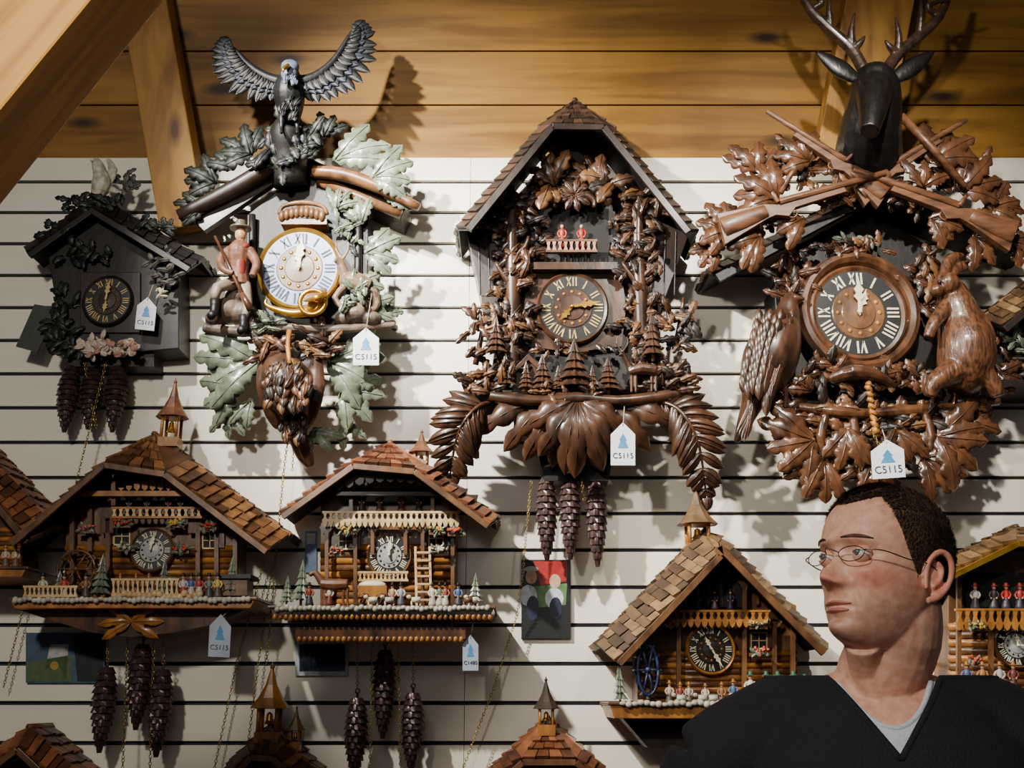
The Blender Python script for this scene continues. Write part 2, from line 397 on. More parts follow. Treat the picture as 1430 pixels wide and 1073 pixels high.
def fir(T,px,py,h,w,d,m=None,name="fir_tree"):
    m=m or LEAFG; mb=mk(W_MED); ptube(mb,[(px,py,d,w*.07),(px,py-h*.3,d,w*.06)],6,1); mb.use(m)
    s=sc(px,py,d); b=P(px,py,d); H=h*s; Wd=w*s/2; tiers=5
    for k in range(tiers):
        z0=H*(.14+.16*k); z1=z0+H*.27; r0=Wd*(1-.17*k); n=20; vs=[]
        for i in range(n):
            a=2*pi*i/n; rr=r0*(1 if i%2 else .68); vs.append(b+V((rr*math.cos(a),rr*.8*math.sin(a),z0-(H*.02 if i%2 else -.01*H))))
        vs+=[b+V((0,0,z1)),b+V((0,0,z0+.05*H))]
        mb.add(vs,[[i,(i+1)%n,n] for i in range(n)]+[[(i+1)%n,i,n+1] for i in range(n)])
    fin(mb,name,T)
def rail(T,x0,x1,yt,yb,d,n,m,name="balcony_railing",label=None,dep=.012,scal=False,m2=None):
    mb=mk(m); box(mb,x0,yt,x1,yt+3,d-dep,d); box(mb,x0,yb-3,x1,yb,d-dep,d+.004)
    mb.use(m2 or m)
    for i in range(n):
        x=x0+(x1-x0)*(i+.5)/n; w=(x1-x0)/n*.36
        prism(mb,[(x-w,yt+2),(x+w,yt+2),(x+w*.4,(yt+yb)/2),(x+w,yb-2),(x-w,yb-2),(x-w*.4,(yt+yb)/2)],d-dep*.7,d-.001)
    if scal:
        for i in range(n):
            x=x0+(x1-x0)*(i+.5)/n; w=(x1-x0)/n*.48
            prism(mb,[(x-w,yb),(x+w,yb),(x+w*.6,yb+6),(x,yb+9),(x-w*.6,yb+6)],d-.006,d+.004)
    fin(mb,name,T,label=label)
def window(T,x0,y0,x1,y1,d,shut=None):
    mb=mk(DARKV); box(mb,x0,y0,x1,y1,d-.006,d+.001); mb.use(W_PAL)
    for a,b,c,e in ((x0-1.5,y0-2,x1+1.5,y0),(x0-1.5,y1,x1+1.5,y1+2),(x0-2,y0,x0,y1),(x1,y0,x1+2,y1),((x0+x1)/2-.6,y0,(x0+x1)/2+.6,y1),(x0,(y0+y1)/2-.6,x1,(y0+y1)/2+.6)): box(mb,a,b,c,e,d-.002,d+.004)
    if shut:
        mb.use(shut); w=(x1-x0)*.5
        box(mb,x0-2-w,y0,x0-2,y1,d-.002,d+.005); box(mb,x1+2,y0,x1+2+w,y1,d-.002,d+.005)
    fin(mb,"window",T)
def flowers(T,x,y,w,d,c):
    mb=mk(W_MED); box(mb,x-w,y,x+w,y+5,d-.012,d+.004); mb.use(LEAFG); foliage(mb,x,y-1,w,3,12,8,5,d,.01,lobes=0); mb.use(col(*c)); foliage(mb,x,y-3,w,3,8,5,4,d+.008,.006,lobes=0); fin(mb,"flower_box",T)
def stones(T,x0,x1,y,d,n,m):
    mb=mk(m)
    for i in range(n): pell(mb,x0+(x1-x0)*(i+.5)/n,y+R.uniform(-1.5,1.5),d,(x1-x0)/n*.62,R.uniform(3,5))
    fin(mb,"stone_edging",T)
def logs(mb,x0,y0,x1,y1,d,n,m,m2=None):
    for i in range(n):
        mb.use(m if i%2==0 or not m2 else m2); yy=y0+(y1-y0)*(i+.5)/n
        ptube(mb,[(x0,yy,d,(y1-y0)/n*.55),(x1,yy,d,(y1-y0)/n*.55)],8,1)
def post(mb,px,y0,y1,d,w): box(mb,px-w/2,y0,px+w/2,y1,d-w*.0018,d)
def posts(T,lst,w,m=None):
    for x,a,b,d in lst:
        mb=mk(m or W_MED); post(mb,x,a,b,d,w); beam3(mb,P(x,a+10,d-.004),P(x-9,a,d-.004),.006,.006); beam3(mb,P(x,a+10,d-.004),P(x+9,a,d-.004),.006,.006); fin(mb,"timber_post",T)
def turret(T,px,yb,yt,w,d,mats,name="bell_turret"):
    s=sc(px,yb,d); b=P(px,yb,d); H=P(px,yt,d).z-b.z; w=w*s; mb=mk(W_LIT)
    for sx in (-1,1):
        for sy in (-1,1): tube(mb,[b+V((sx*w*.3,sy*w*.3,0)),b+V((sx*w*.3,sy*w*.3,H*.38))],w*.07,6)
    wbox(mb,b+V((-w*.4,-w*.4,-.02)),b+V((w*.4,w*.4,.006))); wbox(mb,b+V((-w*.42,-w*.42,H*.35)),b+V((w*.42,w*.42,H*.39)))
    mb.use(GOLD); lathe(mb,b+V((0,0,H*.14)),[(w*.2,0),(w*.13,H*.05),(w*.1,H*.14),(0,H*.17)],None,12,'z')
    mb.use(mats[1])
    n=8; prof=[(.68,.36),(.42,.5),(.2,.68),(.07,.88),(0.015,1.0)]
    vs=[b+V((r*w*math.cos(2*pi*(k+.5)/n),r*w*math.sin(2*pi*(k+.5)/n),H*h)) for r,h in prof for k in range(n)]
    mb.add(vs,[[i*n+k,i*n+(k+1)%n,(i+1)*n+(k+1)%n,(i+1)*n+k] for i in range(4) for k in range(n)]+[list(range(n))])
    ell(mb,b+V((0,0,H*.93)),w*.08,n=8,m=6)
    fin(mb,name,T)
def wheel(T,px,py,r,d,m,dep=.03,kx=1.0,name="water_wheel"):
    s=sc(px,py,d); c=P(px,py,d); r*=s; mb=mk(m); n=24
    for dy in (0,dep):
        pts=[c+V((r*kx*math.cos(2*pi*k/n),dy,r*math.sin(2*pi*k/n))) for k in range(n+1)]; tube(mb,pts,r*.07,5)
    for k in range(12):
        a=2*pi*k/12; p=c+V((r*kx*math.cos(a),0,r*math.sin(a))); q=p+V((0,dep,0)); beam3(mb,p,q,r*.3,r*.06,V((math.cos(a+pi/2),0,math.sin(a+pi/2))))
    for k in range(6):
        a=2*pi*k/6; tube(mb,[c,c+V((r*kx*math.cos(a),0,r*math.sin(a)))],r*.05,5)
    tube(mb,[c+V((0,-.006,0)),c+V((0,dep+.03,0))],r*.12,8)
    fin(mb,name,T)
def text_mesh(s,size,mat_,c,parent,name="lettering"):
    cu=bpy.data.curves.new(name,'FONT'); cu.body=s; cu.size=size; cu.extrude=.0003; cu.align_x='CENTER'; cu.align_y='CENTER'
    o=bpy.data.objects.new(name,cu); link(o); bpy.context.view_layer.update()
    me=bpy.data.meshes.new_from_object(o.evaluated_get(bpy.context.evaluated_depsgraph_get())); bpy.data.objects.remove(o)
    me.materials.clear(); me.materials.append(mat_)
    o=bpy.data.objects.new(name,me); link(o); o.rotation_euler=(pi/2,0,0); o.parent=parent; o.location=c-wloc(parent); return o
def tag(px,py,d,w=34,h=50,txt="C5115",top=None,tilt=0,m=None):
    T=thing("price_tag","white house-shaped price tag with blue emblem hanging on string","price tag",P(px,py+h/2,d),"price tags")
    mb=mk(m or WHITEP)
    def rt(x,y):
        a=math.radians(tilt); return (px+x*math.cos(a)-y*math.sin(a),py+x*math.sin(a)+y*math.cos(a))
    prism(mb,[rt(-w/2,h/2),rt(w/2,h/2),rt(w/2,-h*.22),rt(0,-h/2),rt(-w/2,-h*.22)],d-.002,d); card_=fin(mb,"tag_card",T)
    mb=mk(BLUEP); q=[rt(0,-h*.25),rt(w*.16,-h*.08),rt(w*.1,-h*.08),rt(w*.22,h*.1),rt(-w*.22,h*.1),rt(-w*.1,-h*.08),rt(-w*.16,-h*.08)]
    prism(mb,q,d,d+.0008); fin(mb,"blue_emblem",T)
    x,y=rt(0,h*.28); s=sc(x,y,d); o=text_mesh(txt,w*.32*s,INK,P(x,y,d+.0012),T); o.rotation_euler=(pi/2,-math.radians(-tilt),0)
    tx,ty=top or (px-2,py-h*1.2); a=rt(0,-h*.4)
    mb=mk(col(190,180,150)); ptube(mb,[(a[0],a[1],d,.7),(tx,ty,d-.005,.7)],5,1); fin(mb,"string",T)
# ================================================================= ROOM
ZT=P(715,226,0).z
mb=mk(WALLM); z0=P(715,297,0).z; sp_=.1025; xs=P(657,250,0).x
zz=z0-int(z0/sp_)*sp_
edges=[0.0]
while zz<ZT-.02: edges.append(zz); zz+=sp_
edges.append(ZT+.02)
for a,b in zip(edges,edges[1:]):
    for xa,xb in ((-3.2,xs-.0008),(xs+.0008,3.2)): wbox(mb,(xa,0,a+(.0055 if a>0 else 0)),(xb,.014,b-.0055))
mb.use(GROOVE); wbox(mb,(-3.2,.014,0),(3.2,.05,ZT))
fin(mb,"wall_back",kind="structure",label="cream slatwall with dark horizontal grooves")
SL=math.radians(72); U=V((0,-math.cos(SL),math.sin(SL))); Nn=V((0,-math.sin(SL),-math.cos(SL)))
mb=mk(PINE)
o0=V((0,0,ZT+.012)); PW=.165
for k in range(8):
    a=o0+U*(k*PW); b=o0+U*(k*PW+PW-.004)
    vs=[]
    for x in (-3.2,3.2):
        vs+=[V((x,0,0))+a,V((x,0,0))+b,V((x,0,0))+b-Nn*.02,V((x,0,0))+a-Nn*.02]
    mb.add(vs,[[0,1,2,3],[7,6,5,4],[0,4,5,1],[1,5,6,2],[2,6,7,3],[3,7,4,0]])
mb.use(col(40,24,10))
a=o0-Nn*.014; b=a+U*1.3
mb.add([V((-3.2,0,0))+a,V((3.2,0,0))+a,V((3.2,0,0))+b,V((-3.2,0,0))+b],[[0,1,2,3]])
fin(mb,"ceiling",kind="structure",label="steep pine board ceiling",bevel=.002)
mb=mk(timber("floor_boards",(120,84,50),(90,60,34),(60,36,18))); wbox(mb,(-3.2,-5,-.05),(3.2,.05,0)); fin(mb,"floor",kind="structure",label="brown wooden floor")
mb=mk(BEAMZ); a=P(262,322,.06); b=P(222,-60,0); b.y=-(b.z-ZT)/math.tan(SL)-.06
beam3(mb,a,b,.135,.11); fin(mb,"rafter",label="squared spruce rafter against the pine boards",category="wooden beam",group="roof timbers",bevel=.004)
mb=mk(BEAMZ); a=P(1180,236,.05); b=P(1212,-60,0); b.y=-(b.z-ZT)/math.tan(SL)-.05
beam3(mb,a,b,.2,.08); fin(mb,"rafter",label="squared spruce rafter behind the stag clock",category="wooden beam",group="roof timbers",bevel=.004)
BD=1.8
mb=mk(BEAM); a=P(-215,338,BD); b=P(330,-315,BD)
rotv=(b-a).normalized(); h=(b-a).length/2; s=sc(50,100,BD); wbox(mb,(-h,-.06,-100*s),(h,.06,100*s))
o=fin(mb,"diagonal_brace",label="thick honey-coloured diagonal spruce brace with cracks",category="wooden beam",group="roof timbers",bevel=.004)
o.location=(a+b)/2; o.rotation_euler=(0,-math.atan2(rotv.z,rotv.x),0)
mb=mk(BEAMZ); wbox(mb,(a.x-.16,a.y-.07,0),(a.x-.02,a.y+.07,a.z+.1)); fin(mb,"timber_column",label="squared spruce column carrying the diagonal brace",category="wooden beam",group="roof timbers",bevel=.004)

# ================================================================= CLOCK C
C=thing("cuckoo_clock","tall dark carved cuckoo clock with fern leaves and black dial","clock",P(803,700,.05),"cuckoo clocks")
roof(C,(803,141),(641,318),(971,322),.27,.02,.31,13,9,SHD,under=W_BLK,hipset=.1,barge=9,bm=W_DK,sth=.006,vl=18,vr=18,vd=.05)
mb=mk(W_BLK); prism(mb,[(700,345),(705,300),(803,205),(905,300),(915,345),(925,545),(685,545)],.003,.13); fin(mb,"case",C,bevel=.003)
for q in ([(652,326),(706,300),(714,415),(672,414)],[(962,328),(903,300),(898,415),(930,414)]):
    mb=mk(W_DK); prism(mb,q,.01,.155)
    x0=q[0][0]; x1=q[1][0]
    for i in range(3): x=x0+(x1-x0)*(.3+.25*i); mb.use(W_BLK); prism(mb,[(x-1,322),(x+1,322),(x+1+(x1-x0)*.04,412),(x-1+(x1-x0)*.04,412)],.15,.158)
    fin(mb,"side_panel",C,bevel=.002)
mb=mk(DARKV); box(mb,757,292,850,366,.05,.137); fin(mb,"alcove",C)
WM=[W_WAL,W_WAL,W_MED,W_DK]
mb=mk(W_WAL)
prism(mb,[(736,378),(868,378),(874,430),(868,484),(800,492),(738,484),(732,430)],.1,.148); box(mb,745,366,862,376,.12,.18)
foliage(mb,803,486,60,8,14,18,10,.155,.015,mats=WM); fin(mb,"dial_plaque",C,bevel=.002)
for x in (716,893):
    mb=mk(W_WAL)
    ptube(mb,[(x,540,.15,12),(x+R.uniform(-4,4),470,.155,10),(x,400,.16,11),(x+R.uniform(-4,4),330,.165,9),(x,270,.165,8)],9,3)
    ptube(mb,[(x,400,.165,6),(x-16,380,.175,4),(x-24,366,.18,2)],6,2); ptube(mb,[(x,360,.165,6),(x+18,345,.175,4),(x+22,330,.18,2)],6,2)
    fin(mb,"carved_tree_column",C)
rail(C,762,834,334,352,.185,9,W_MED,label="small balcony with turned balusters",m2=col(196,140,110))
for x,c in ((785,col(176,58,44)),(812,col(168,50,40))): figurine(C,x,346,34,.165,c,c,None)
mb=mk(W_WAL); pell(mb,803,250,.14,40,16,8)
foliage(mb,803,250,52,26,50,26,15,.145,.03,mats=WM); foliage(mb,768,256,12,8,8,36,22,.18,.02,mats=WM); foliage(mb,845,253,12,8,8,36,22,.18,.02,mats=WM)
for a in range(0,360,40): leaf(mb,803,272,.185,a,26,13,2)
for x,y in ((775,283),(830,283)): ptube(mb,[(803,280,.18,4),((x+803)/2,272,.185,4),(x,280,.18,5),(x,290,.18,3)],7,3)
fin(mb,"carved_foliage",C,label="carved leaf garland above the dancers")
for x0,s in ((716,-1),(893,1)):
    mb=mk(W_WAL)
    foliage(mb,x0+s*2,300,24,36,44,24,13,.15,.03,mats=WM); foliage(mb,x0,375,26,46,54,23,12,.15,.03,mats=WM); foliage(mb,x0+s*4,450,28,42,52,21,12,.148,.03,mats=WM)
    foliage(mb,x0-s*30,330,10,30,16,18,10,.14,.02,mats=WM); foliage(mb,x0+s*8,510,26,26,26,20,11,.15,.025,mats=WM)
    fin(mb,"carved_foliage",C,label="dense carved leaves climbing a tree column")
dial(C,799,431,50,.155,(W_WAL,BLACK,W_WAL,GILT,GOLD,W_LIT),222,80)
for x,y,h,w in ((803,552,80,60),(758,552,58,40),(850,552,54,40),(693,500,60,34),(706,545,52,34),(735,548,44,26),(912,505,70,34),(828,550,40,24),(780,550,40,24)): fir(C,x,y,h,w,.19,W_WAL,name="carved_fir_tree")
mb=mk(W_WAL)
prism(mb,[(715,520),(738,500),(762,520),(762,548),(715,548)],.13,.17); prism(mb,[(708,524),(738,494),(768,524),(764,528),(738,503),(712,528)],.13,.18); fin(mb,"carved_cottage",C,bevel=.001)
mb=mk(W_WAL)
ptube(mb,[(878,520,.2,5),(895,515,.205,9),(915,518,.2,8)],10,2); ptube(mb,[(880,515,.2,5),(872,498,.205,4),(866,494,.21,3)],8,2)
for x in (882,888,910,916): ptube(mb,[(x,520,.2,3),(x,548,.2,2)],6,1)
for s in (-1,1): ptube(mb,[(869,492,.205,1.8),(869+s*8,480,.205,1.5),(869+s*6,470,.205,1.2)],6,2)
fin(mb,"carved_deer",C,remesh=.0018,smooth=1)
mb=mk(W_WAL)
pts=[(650,548,.16,7),(700,556,.19,9),(760,560,.2,8),(803,556,.2,9),(860,560,.2,8),(910,556,.19,9),(965,546,.16,7)]
ptube(mb,pts,8,3)
for x in (655,680,940,960): ptube(mb,[(x,548,.17,4),(x+R.uniform(-8,8),520,.18,2)],6,2)
foliage(mb,680,536,36,16,36,24,13,.17,.03,ang=90,aj=110,mats=WM); foliage(mb,932,532,38,18,38,25,13,.17,.03,ang=90,aj=110,mats=WM); foliage(mb,803,552,70,6,20,18,10,.2,.01,mats=WM)
fin(mb,"carved_branch",C,label="carved base branch with ferns and leaves")
for x,y,rx,ry,n in ((950,450,18,34,24),(672,470,16,30,20)):
    mb=mk(W_WAL); ptube(mb,[(x-8,y+40,.12,5),(x,y,.14,4),(x+4,y-34,.14,2)],6,3); foliage(mb,x,y,rx,ry,n,24,12,.14,.03,mats=WM); fin(mb,"leafy_twig",C)
for pts in ([(705,560),(668,568),(640,605),(628,668)],[(905,560),(945,570),(974,615),(986,690)]):
    mb=mk(W_WAL); fern(mb,pts,54,17,15,.14,.07); fin(mb,"fern_leaf",C,label="carved fern frond curving downwards")
mb=mk(W_WAL); pell(mb,803,560,.19,50,14,10)
for a,L in ((270,112),(240,98),(300,98),(215,88),(325,88),(255,108),(285,108)): leaf(mb,806,556,.2,a,L,38,3,curl=.2,tipd=-.1)
fin(mb,"vine_leaf",C,label="large carved fan of pointed leaves")
for a0,xs_ in (((225,245,265,205),(765,775,785,745)),((315,295,275,335),(845,835,825,865))):
    mb=mk(W_WAL)
    for a,x in zip(a0,xs_): leaf(mb,x,562,.175,a,92,34,3,curl=.2,tipd=-.1)
    ptube(mb,[(min(xs_),562,.175,7),(max(xs_),562,.175,7)],7,1)
    fin(mb,"vine_leaf",C)
mb=mk(W_BLK); prism(mb,[(735,560),(870,560),(850,672),(760,672)],.03,.12); fin(mb,"movement_box",C)
for x,a,b in ((763,668,784),(795,666,782),(832,664,792)): cone_weight(C,x,a,b,.1,16,(x,655))
chain(C,[(742,672,.09),(730,800,.09),(722,860,.05),(690,960,.05),(640,1090,.05)]); chain(C,[(812,668,.12),(816,700,.12)])
tag(870,620,.27,34,60,top=(872,568))
# ================================================================= CLOCK B
B=thing("cuckoo_clock","painted hunting cuckoo clock with spread eagle and oak leaves","clock",P(405,660,.05),"cuckoo clocks")
mb=mk(FEA)
ptube(mb,[(405,172,.22,12),(405,150,.235,19),(404,130,.25,22),(405,112,.26,17),(406,98,.27,11),(405,90,.28,9)],14,3)
ptube(mb,[(404,160,.22,14),(410,185,.19,16),(412,205,.17,11)],10,2,flat=.5)
ptube(mb,[(412,116,.25,10),(440,108,.25,8),(466,86,.25,6),(486,54,.25,4),(496,38,.25,2)],8,3)
ptube(mb,[(396,116,.25,10),(372,108,.25,8),(348,92,.25,6),(330,72,.25,4),(318,62,.25,2)],8,3)
for s in (-1,1): ptube(mb,[(404+s*10,160,.26,6),(404+s*11,178,.26,3),(404+s*11,186,.275,3)],6,2)
EB=fin(mb,"eagle_body",B,remesh=.003,label="black carved eagle body")
clump(EB,"breast_feathers",FEA,405,143,15,20,28,14,8,.266,.01,lobes=0,ang=-90,aj=25)
mb=mk(HEADB); pell(mb,405,94,.29,13,11); pell(mb,404,104,.29,12,10); foliage(mb,404,108,10,5,12,10,6,.31,.005,lobes=0,ang=-90,aj=40); mb.use(GOLD); ptube(mb,[(402,92,.315,4),(396,96,.335,2.5),(396,101,.335,.8)],6,2)
fin(mb,"eagle_head",EB,label="slate blue eagle head with hooked beak")
for sd in (0,1):
    mb=mk(FEA)
    if sd: arm=[(418,116),(440,110),(462,94),(478,74),(488,54),(495,40)]; A0=[-80,-60,-42,-15,15,48]; ln=[30,42,52,50,38,20]
    else: arm=[(392,116),(372,110),(352,98),(338,84),(328,72),(320,62)]; A0=[260,245,228,205,178,142]; ln=[26,38,46,44,34,18]
    for layer,(f,m,dd) in enumerate(((1,FEA,0),(.6,FEAB,.008),(.42,FEA,.014))):
        mb.use(m)
        for i in range(len(arm)*3-2):
            t=i/3; k=min(int(t),4); u=t-k
            x=arm[k][0]*(1-u)+arm[k+1][0]*u; y=arm[k][1]*(1-u)+arm[k+1][1]*u; a=A0[k]*(1-u)+A0[k+1]*u; L=(ln[k]*(1-u)+ln[k+1]*u)*f
            leaf(mb,x,y,.245+dd+.0008*i,a,L,16,0,curl=.04,fold=.12)
    fin(mb,"eagle_wing",EB,label="raised black and slate feathered wing")
mb=mk(W_DK)
prism(mb,[(262,300),(412,205),(420,230),(285,322)],.125,.15)
ptube(mb,[(250,302,.16,10),(330,262,.17,13),(400,218,.18,12),(425,205,.18,9)],9,3); ptube(mb,[(270,306,.14,8),(400,240,.14,10)],8,1)
prism(mb,[(420,215),(570,285),(560,304),(420,240)],.004,.13)
mb.use(W_MED); ptube(mb,[(438,240,.16,9),(480,244,.17,10),(530,262,.17,9),(585,290,.17,6)],9,3); ptube(mb,[(445,252,.13,8),(560,300,.14,7)],8,2)
mb.use(W_BLK); ptube(mb,[(405,260,.15,24),(402,215,.17,28),(402,188,.2,26),(405,172,.22,20)],10,3)
fin(mb,"rustic_log_roof",B,label="dark rustic branch roof with stump")
mb=mk(W_BLK); prism(mb,[(345,300),(420,240),(515,300),(512,460),(340,460)],.003,.12); fin(mb,"case",B,bevel=.003)
LD=[LEAFD,LEAFD,FEA]; LG=[LEAFG,LEAFG,LEAFD]
mb=mk(LEAFD); foliage(mb,405,190,26,18,20,26,16,.2,.03,mats=LD); foliage(mb,390,214,26,24,18,30,18,.19,.03,mats=LD); foliage(mb,436,200,18,20,10,28,17,.19,.03,mats=LD)
fin(mb,"dark_oak_foliage",B,label="dark green oak foliage under the eagle")
sp(B,"dark_oak_leaves",LEAFD,[(350,215,.18,(110,150,180,215,80),48,24),(300,255,.17,(150,180,110,215),46,24),(285,290,.16,(165,200,230,140),42,20),(452,190,.17,(60,95,30),36,20),(325,235,.18,(130,95,165),40,22)])
sp(B,"grey_oak_leaves",LEAFG,[(468,222,.18,(18,-5,45),76,32,5),(520,248,.18,(25,0,-25,50),62,30,5),(540,275,.15,(-30,0),40,20),
 (512,352,.17,(-12,20,50,-45),52,26),(505,310,.14,(100,70,130),40,18),(470,290,.15,(90,120,60,20),34,15),(500,395,.16,(-40,-10,20),40,20),(505,430,.15,(-60,-20,15),44,22),(535,440,.12,(10,60,-50,120),30,16),
 (360,505,.14,(150,180,205,230),86,38,5),(330,540,.13,(170,215,250,140),58,30,4),(350,560,.12,(225,265),44,20),(460,505,.14,(25,0,-25,-50),82,38,5),(480,545,.13,(-10,-45,-80,20),58,30,4),(440,600,.12,(-60,-110,-20),40,18),(480,590,.1,(-90,-40),44,18),(320,575,.1,(230,270,300),38,17)],
 label="grey-green carved oak leaves")
mb=mk(W_MED)
for i in range(9):
    x=394+i*7; pell(mb,x,302-6*math.sin(pi*i/8),.18,5,9,6)
box(mb,392,306,456,313,.12,.18); ptube(mb,[(390,300,.17,3),(396,288,.175,3),(423,283,.18,4),(450,288,.175,3),(457,300,.17,3)],7,3); fin(mb,"carved_crown",B)
dial(B,419,376,58,.17,(GOLD,ENAM,W_MED,INK,CREAM,GOLD),-8,3,1.05)
mb=mk(GOLD); pts=[(372,418,.2,2),(372,426,.2,3),(390,434,.205,5),(412,438,.21,6),(432,434,.215,8),(442,420,.22,12),(440,412,.23,19)]
ptube(mb,pts,12,3); 
c=P(437,423,.225); q=sc(437,423,.225); pr=[c+V((18*q*math.cos(2*pi*k/20),-.004,18*q*math.sin(2*pi*k/20))) for k in range(21)]; tube(mb,pr,3.4*q,7)
fin(mb,"hunting_horn",B,label="shiny gilded hunting horn")
ROCK=mat("rock_carving",(116,98,84),(52,42,36),.5,scale=(26,26,26),bump=.4)
mb=mk(ROCK)
for x,y,r in ((318,435,24),(340,440,22),(352,455,18),(300,445,14),(330,415,16)): pell(mb,x,y,.17,r,r*.8,r)
ptube(mb,[(285,458,.16,7),(340,464,.18,8),(400,458,.18,7),(470,460,.18,7),(552,454,.15,5)],8,3)
fin(mb,"rocky_ledge",B,label="carved rock ledge with log rail",remesh=.0035)
HG=mat("hunter_jacket",(132,86,62),(76,48,35),.5,scale=(40,40,40),bump=.3); HB=mat("hunter_breeches",(160,146,124),(102,90,78),.5)
mb=mk(HG); ptube(mb,[(334,400,.2,15),(333,375,.2,14),(334,352,.205,17),(336,338,.205,9)],12,3)
ptube(mb,[(322,350,.205,8),(308,362,.22,6.5),(312,376,.24,5.5),(326,382,.245,4)],8,3); ptube(mb,[(348,350,.205,8),(358,368,.22,6),(352,386,.235,5)],8,3)
HC=fin(mb,"hunter_figure",B,remesh=.002,label="seated hunter in russet jacket with rifle")
mb=mk(HB); ptube(mb,[(326,396,.2,10),(304,402,.235,8),(300,420,.235,6)],8,2); ptube(mb,[(340,398,.2,10),(346,425,.215,7),(340,446,.215,5)],8,2)
mb.use(W_BLK); ptube(mb,[(300,418,.235,7),(299,436,.235,6),(294,442,.25,6)],8,2); ptube(mb,[(340,440,.215,7),(340,458,.215,6),(336,462,.235,6)],8,2)
fin(mb,"breeches_and_boots",HC)
mb=mk(col(150,52,40)); ptube(mb,[(334,392,.212,8),(334,370,.216,9),(335,348,.218,8)],10,2,flat=.8); ptube(mb,[(326,342,.215,4),(336,347,.228,4),(346,342,.215,4)],7,2); fin(mb,"red_waistcoat",HC)
mb=mk(col(206,150,112)); ptube(mb,[(336,342,.205,5),(336,330,.21,6)],8,1); pell(mb,336,328,.21,8,10,8)
mb.use(col(90,82,62)); c=P(336,320,.21); s=sc(336,320,.21); lathe(mb,c,[(0,-1*s),(15*s,0),(15*s,2*s),(9*s,3*s),(7*s,12*s),(0,13*s)],None,16,'z'); fin(mb,"hunter_head",HC)
mb=mk(W_RED); ptube(mb,[(300,330,.23,2),(345,425,.25,3)],6,1); ptube(mb,[(338,410,.248,4),(350,432,.25,6)],6,1); fin(mb,"hunter_rifle",HC)
mb=mk(mat("pale_deer",(136,108,84),(76,56,41),.45,scale=(40,40,40),bump=.3))
ptube(mb,[(478,392,.17,10),(495,394,.18,15),(515,402,.17,13)],12,3); ptube(mb,[(482,386,.18,8),(476,368,.19,6),(468,362,.2,5)],10,2)
ptube(mb,[(482,400,.18,6),(468,416,.19,5),(476,428,.19,4)],8,2); ptube(mb,[(512,405,.18,9),(498,424,.19,6),(512,432,.19,5)],8,2); ptube(mb,[(520,405,.17,9),(526,425,.175,6),(518,436,.175,5)],8,2)
for s in (-1,1): ptube(mb,[(478,362,.19,2.5),(478+s*8,350,.19,2),(478+s*8,338,.19,1.6)],6,2)
fin(mb,"resting_deer",B,remesh=.002,label="pale carved deer lying on rocks")
mb=mk(ROCK)
for x,y,r in ((500,440,20),(482,446,15),(518,446,16),(508,424,12),(486,430,10)): pell(mb,x,y,.165,r,r*.7,r)
fin(mb,"carved_rocks",B,remesh=.003)
clump(B,"small_leaf_cluster",LEAFG,498,412,18,22,14,18,10,.2,.015,mats=LG); clump(B,"small_leaf_cluster",LEAFG,372,450,18,8,12,18,9,.19,.015,mats=LG); clump(B,"small_leaf_cluster",LEAFG,485,320,16,26,16,18,9,.14,.02,mats=LG)
for x in (352,500):
    mb=mk(W_BLK); ptube(mb,[(x-6,455,.14,6),(x,380,.13,6),(x,300,.14,5)],7,2); fin(mb,"branch_post",B)
GB=[W_WAL,W_MED,W_DK]
mb=mk(W_WAL)
ptube(mb,[(380,470,.15,6),(385,500,.17,14),(393,520,.19,32),(403,545,.19,37),(412,575,.17,26),(415,608,.14,14),(426,636,.12,12),(434,652,.11,6)],20,5)
ptube(mb,[(368,500,.17,8),(372,538,.2,15),(380,580,.18,10),(388,600,.16,3)],9,2,flat=.5); ptube(mb,[(442,500,.17,8),(440,540,.2,15),(434,580,.18,10),(426,600,.16,3)],9,2,flat=.5)
GBo=fin(mb,"hanging_game_bird",B,remesh=.003,smooth=6,label="carved game bird hanging head down")
mb=mk(W_WAL); foliage(mb,402,532,34,32,90,18,12,.245,.012,lobes=0,ang=-90,aj=25,mats=GB); fin(mb,"breast_plumage",GBo)
mb=mk(W_WAL); foliage(mb,412,590,18,20,26,16,10,.2,.01,lobes=0,ang=-90,aj=20,mats=GB); fin(mb,"neck_plumage",GBo)
for x in (376,446): clump(B,"carved_leaf_cluster",W_WAL,x,482,16,18,18,26,13,.17,.03,mats=GB)
mb=mk(W_LIT); ptube(mb,[(404,462,.22,4),(402,485,.235,3.5),(405,508,.255,3)],8,2); fin(mb,"rope",B)
chain(B,[(404,600,.1),(396,660,.09),(372,930,.08)]); chain(B,[(412,600,.1),(408,658,.1)]); chain(B,[(425,475,.21),(430,500,.21)])
tag(511,484,.2,36,52,top=(519,410))
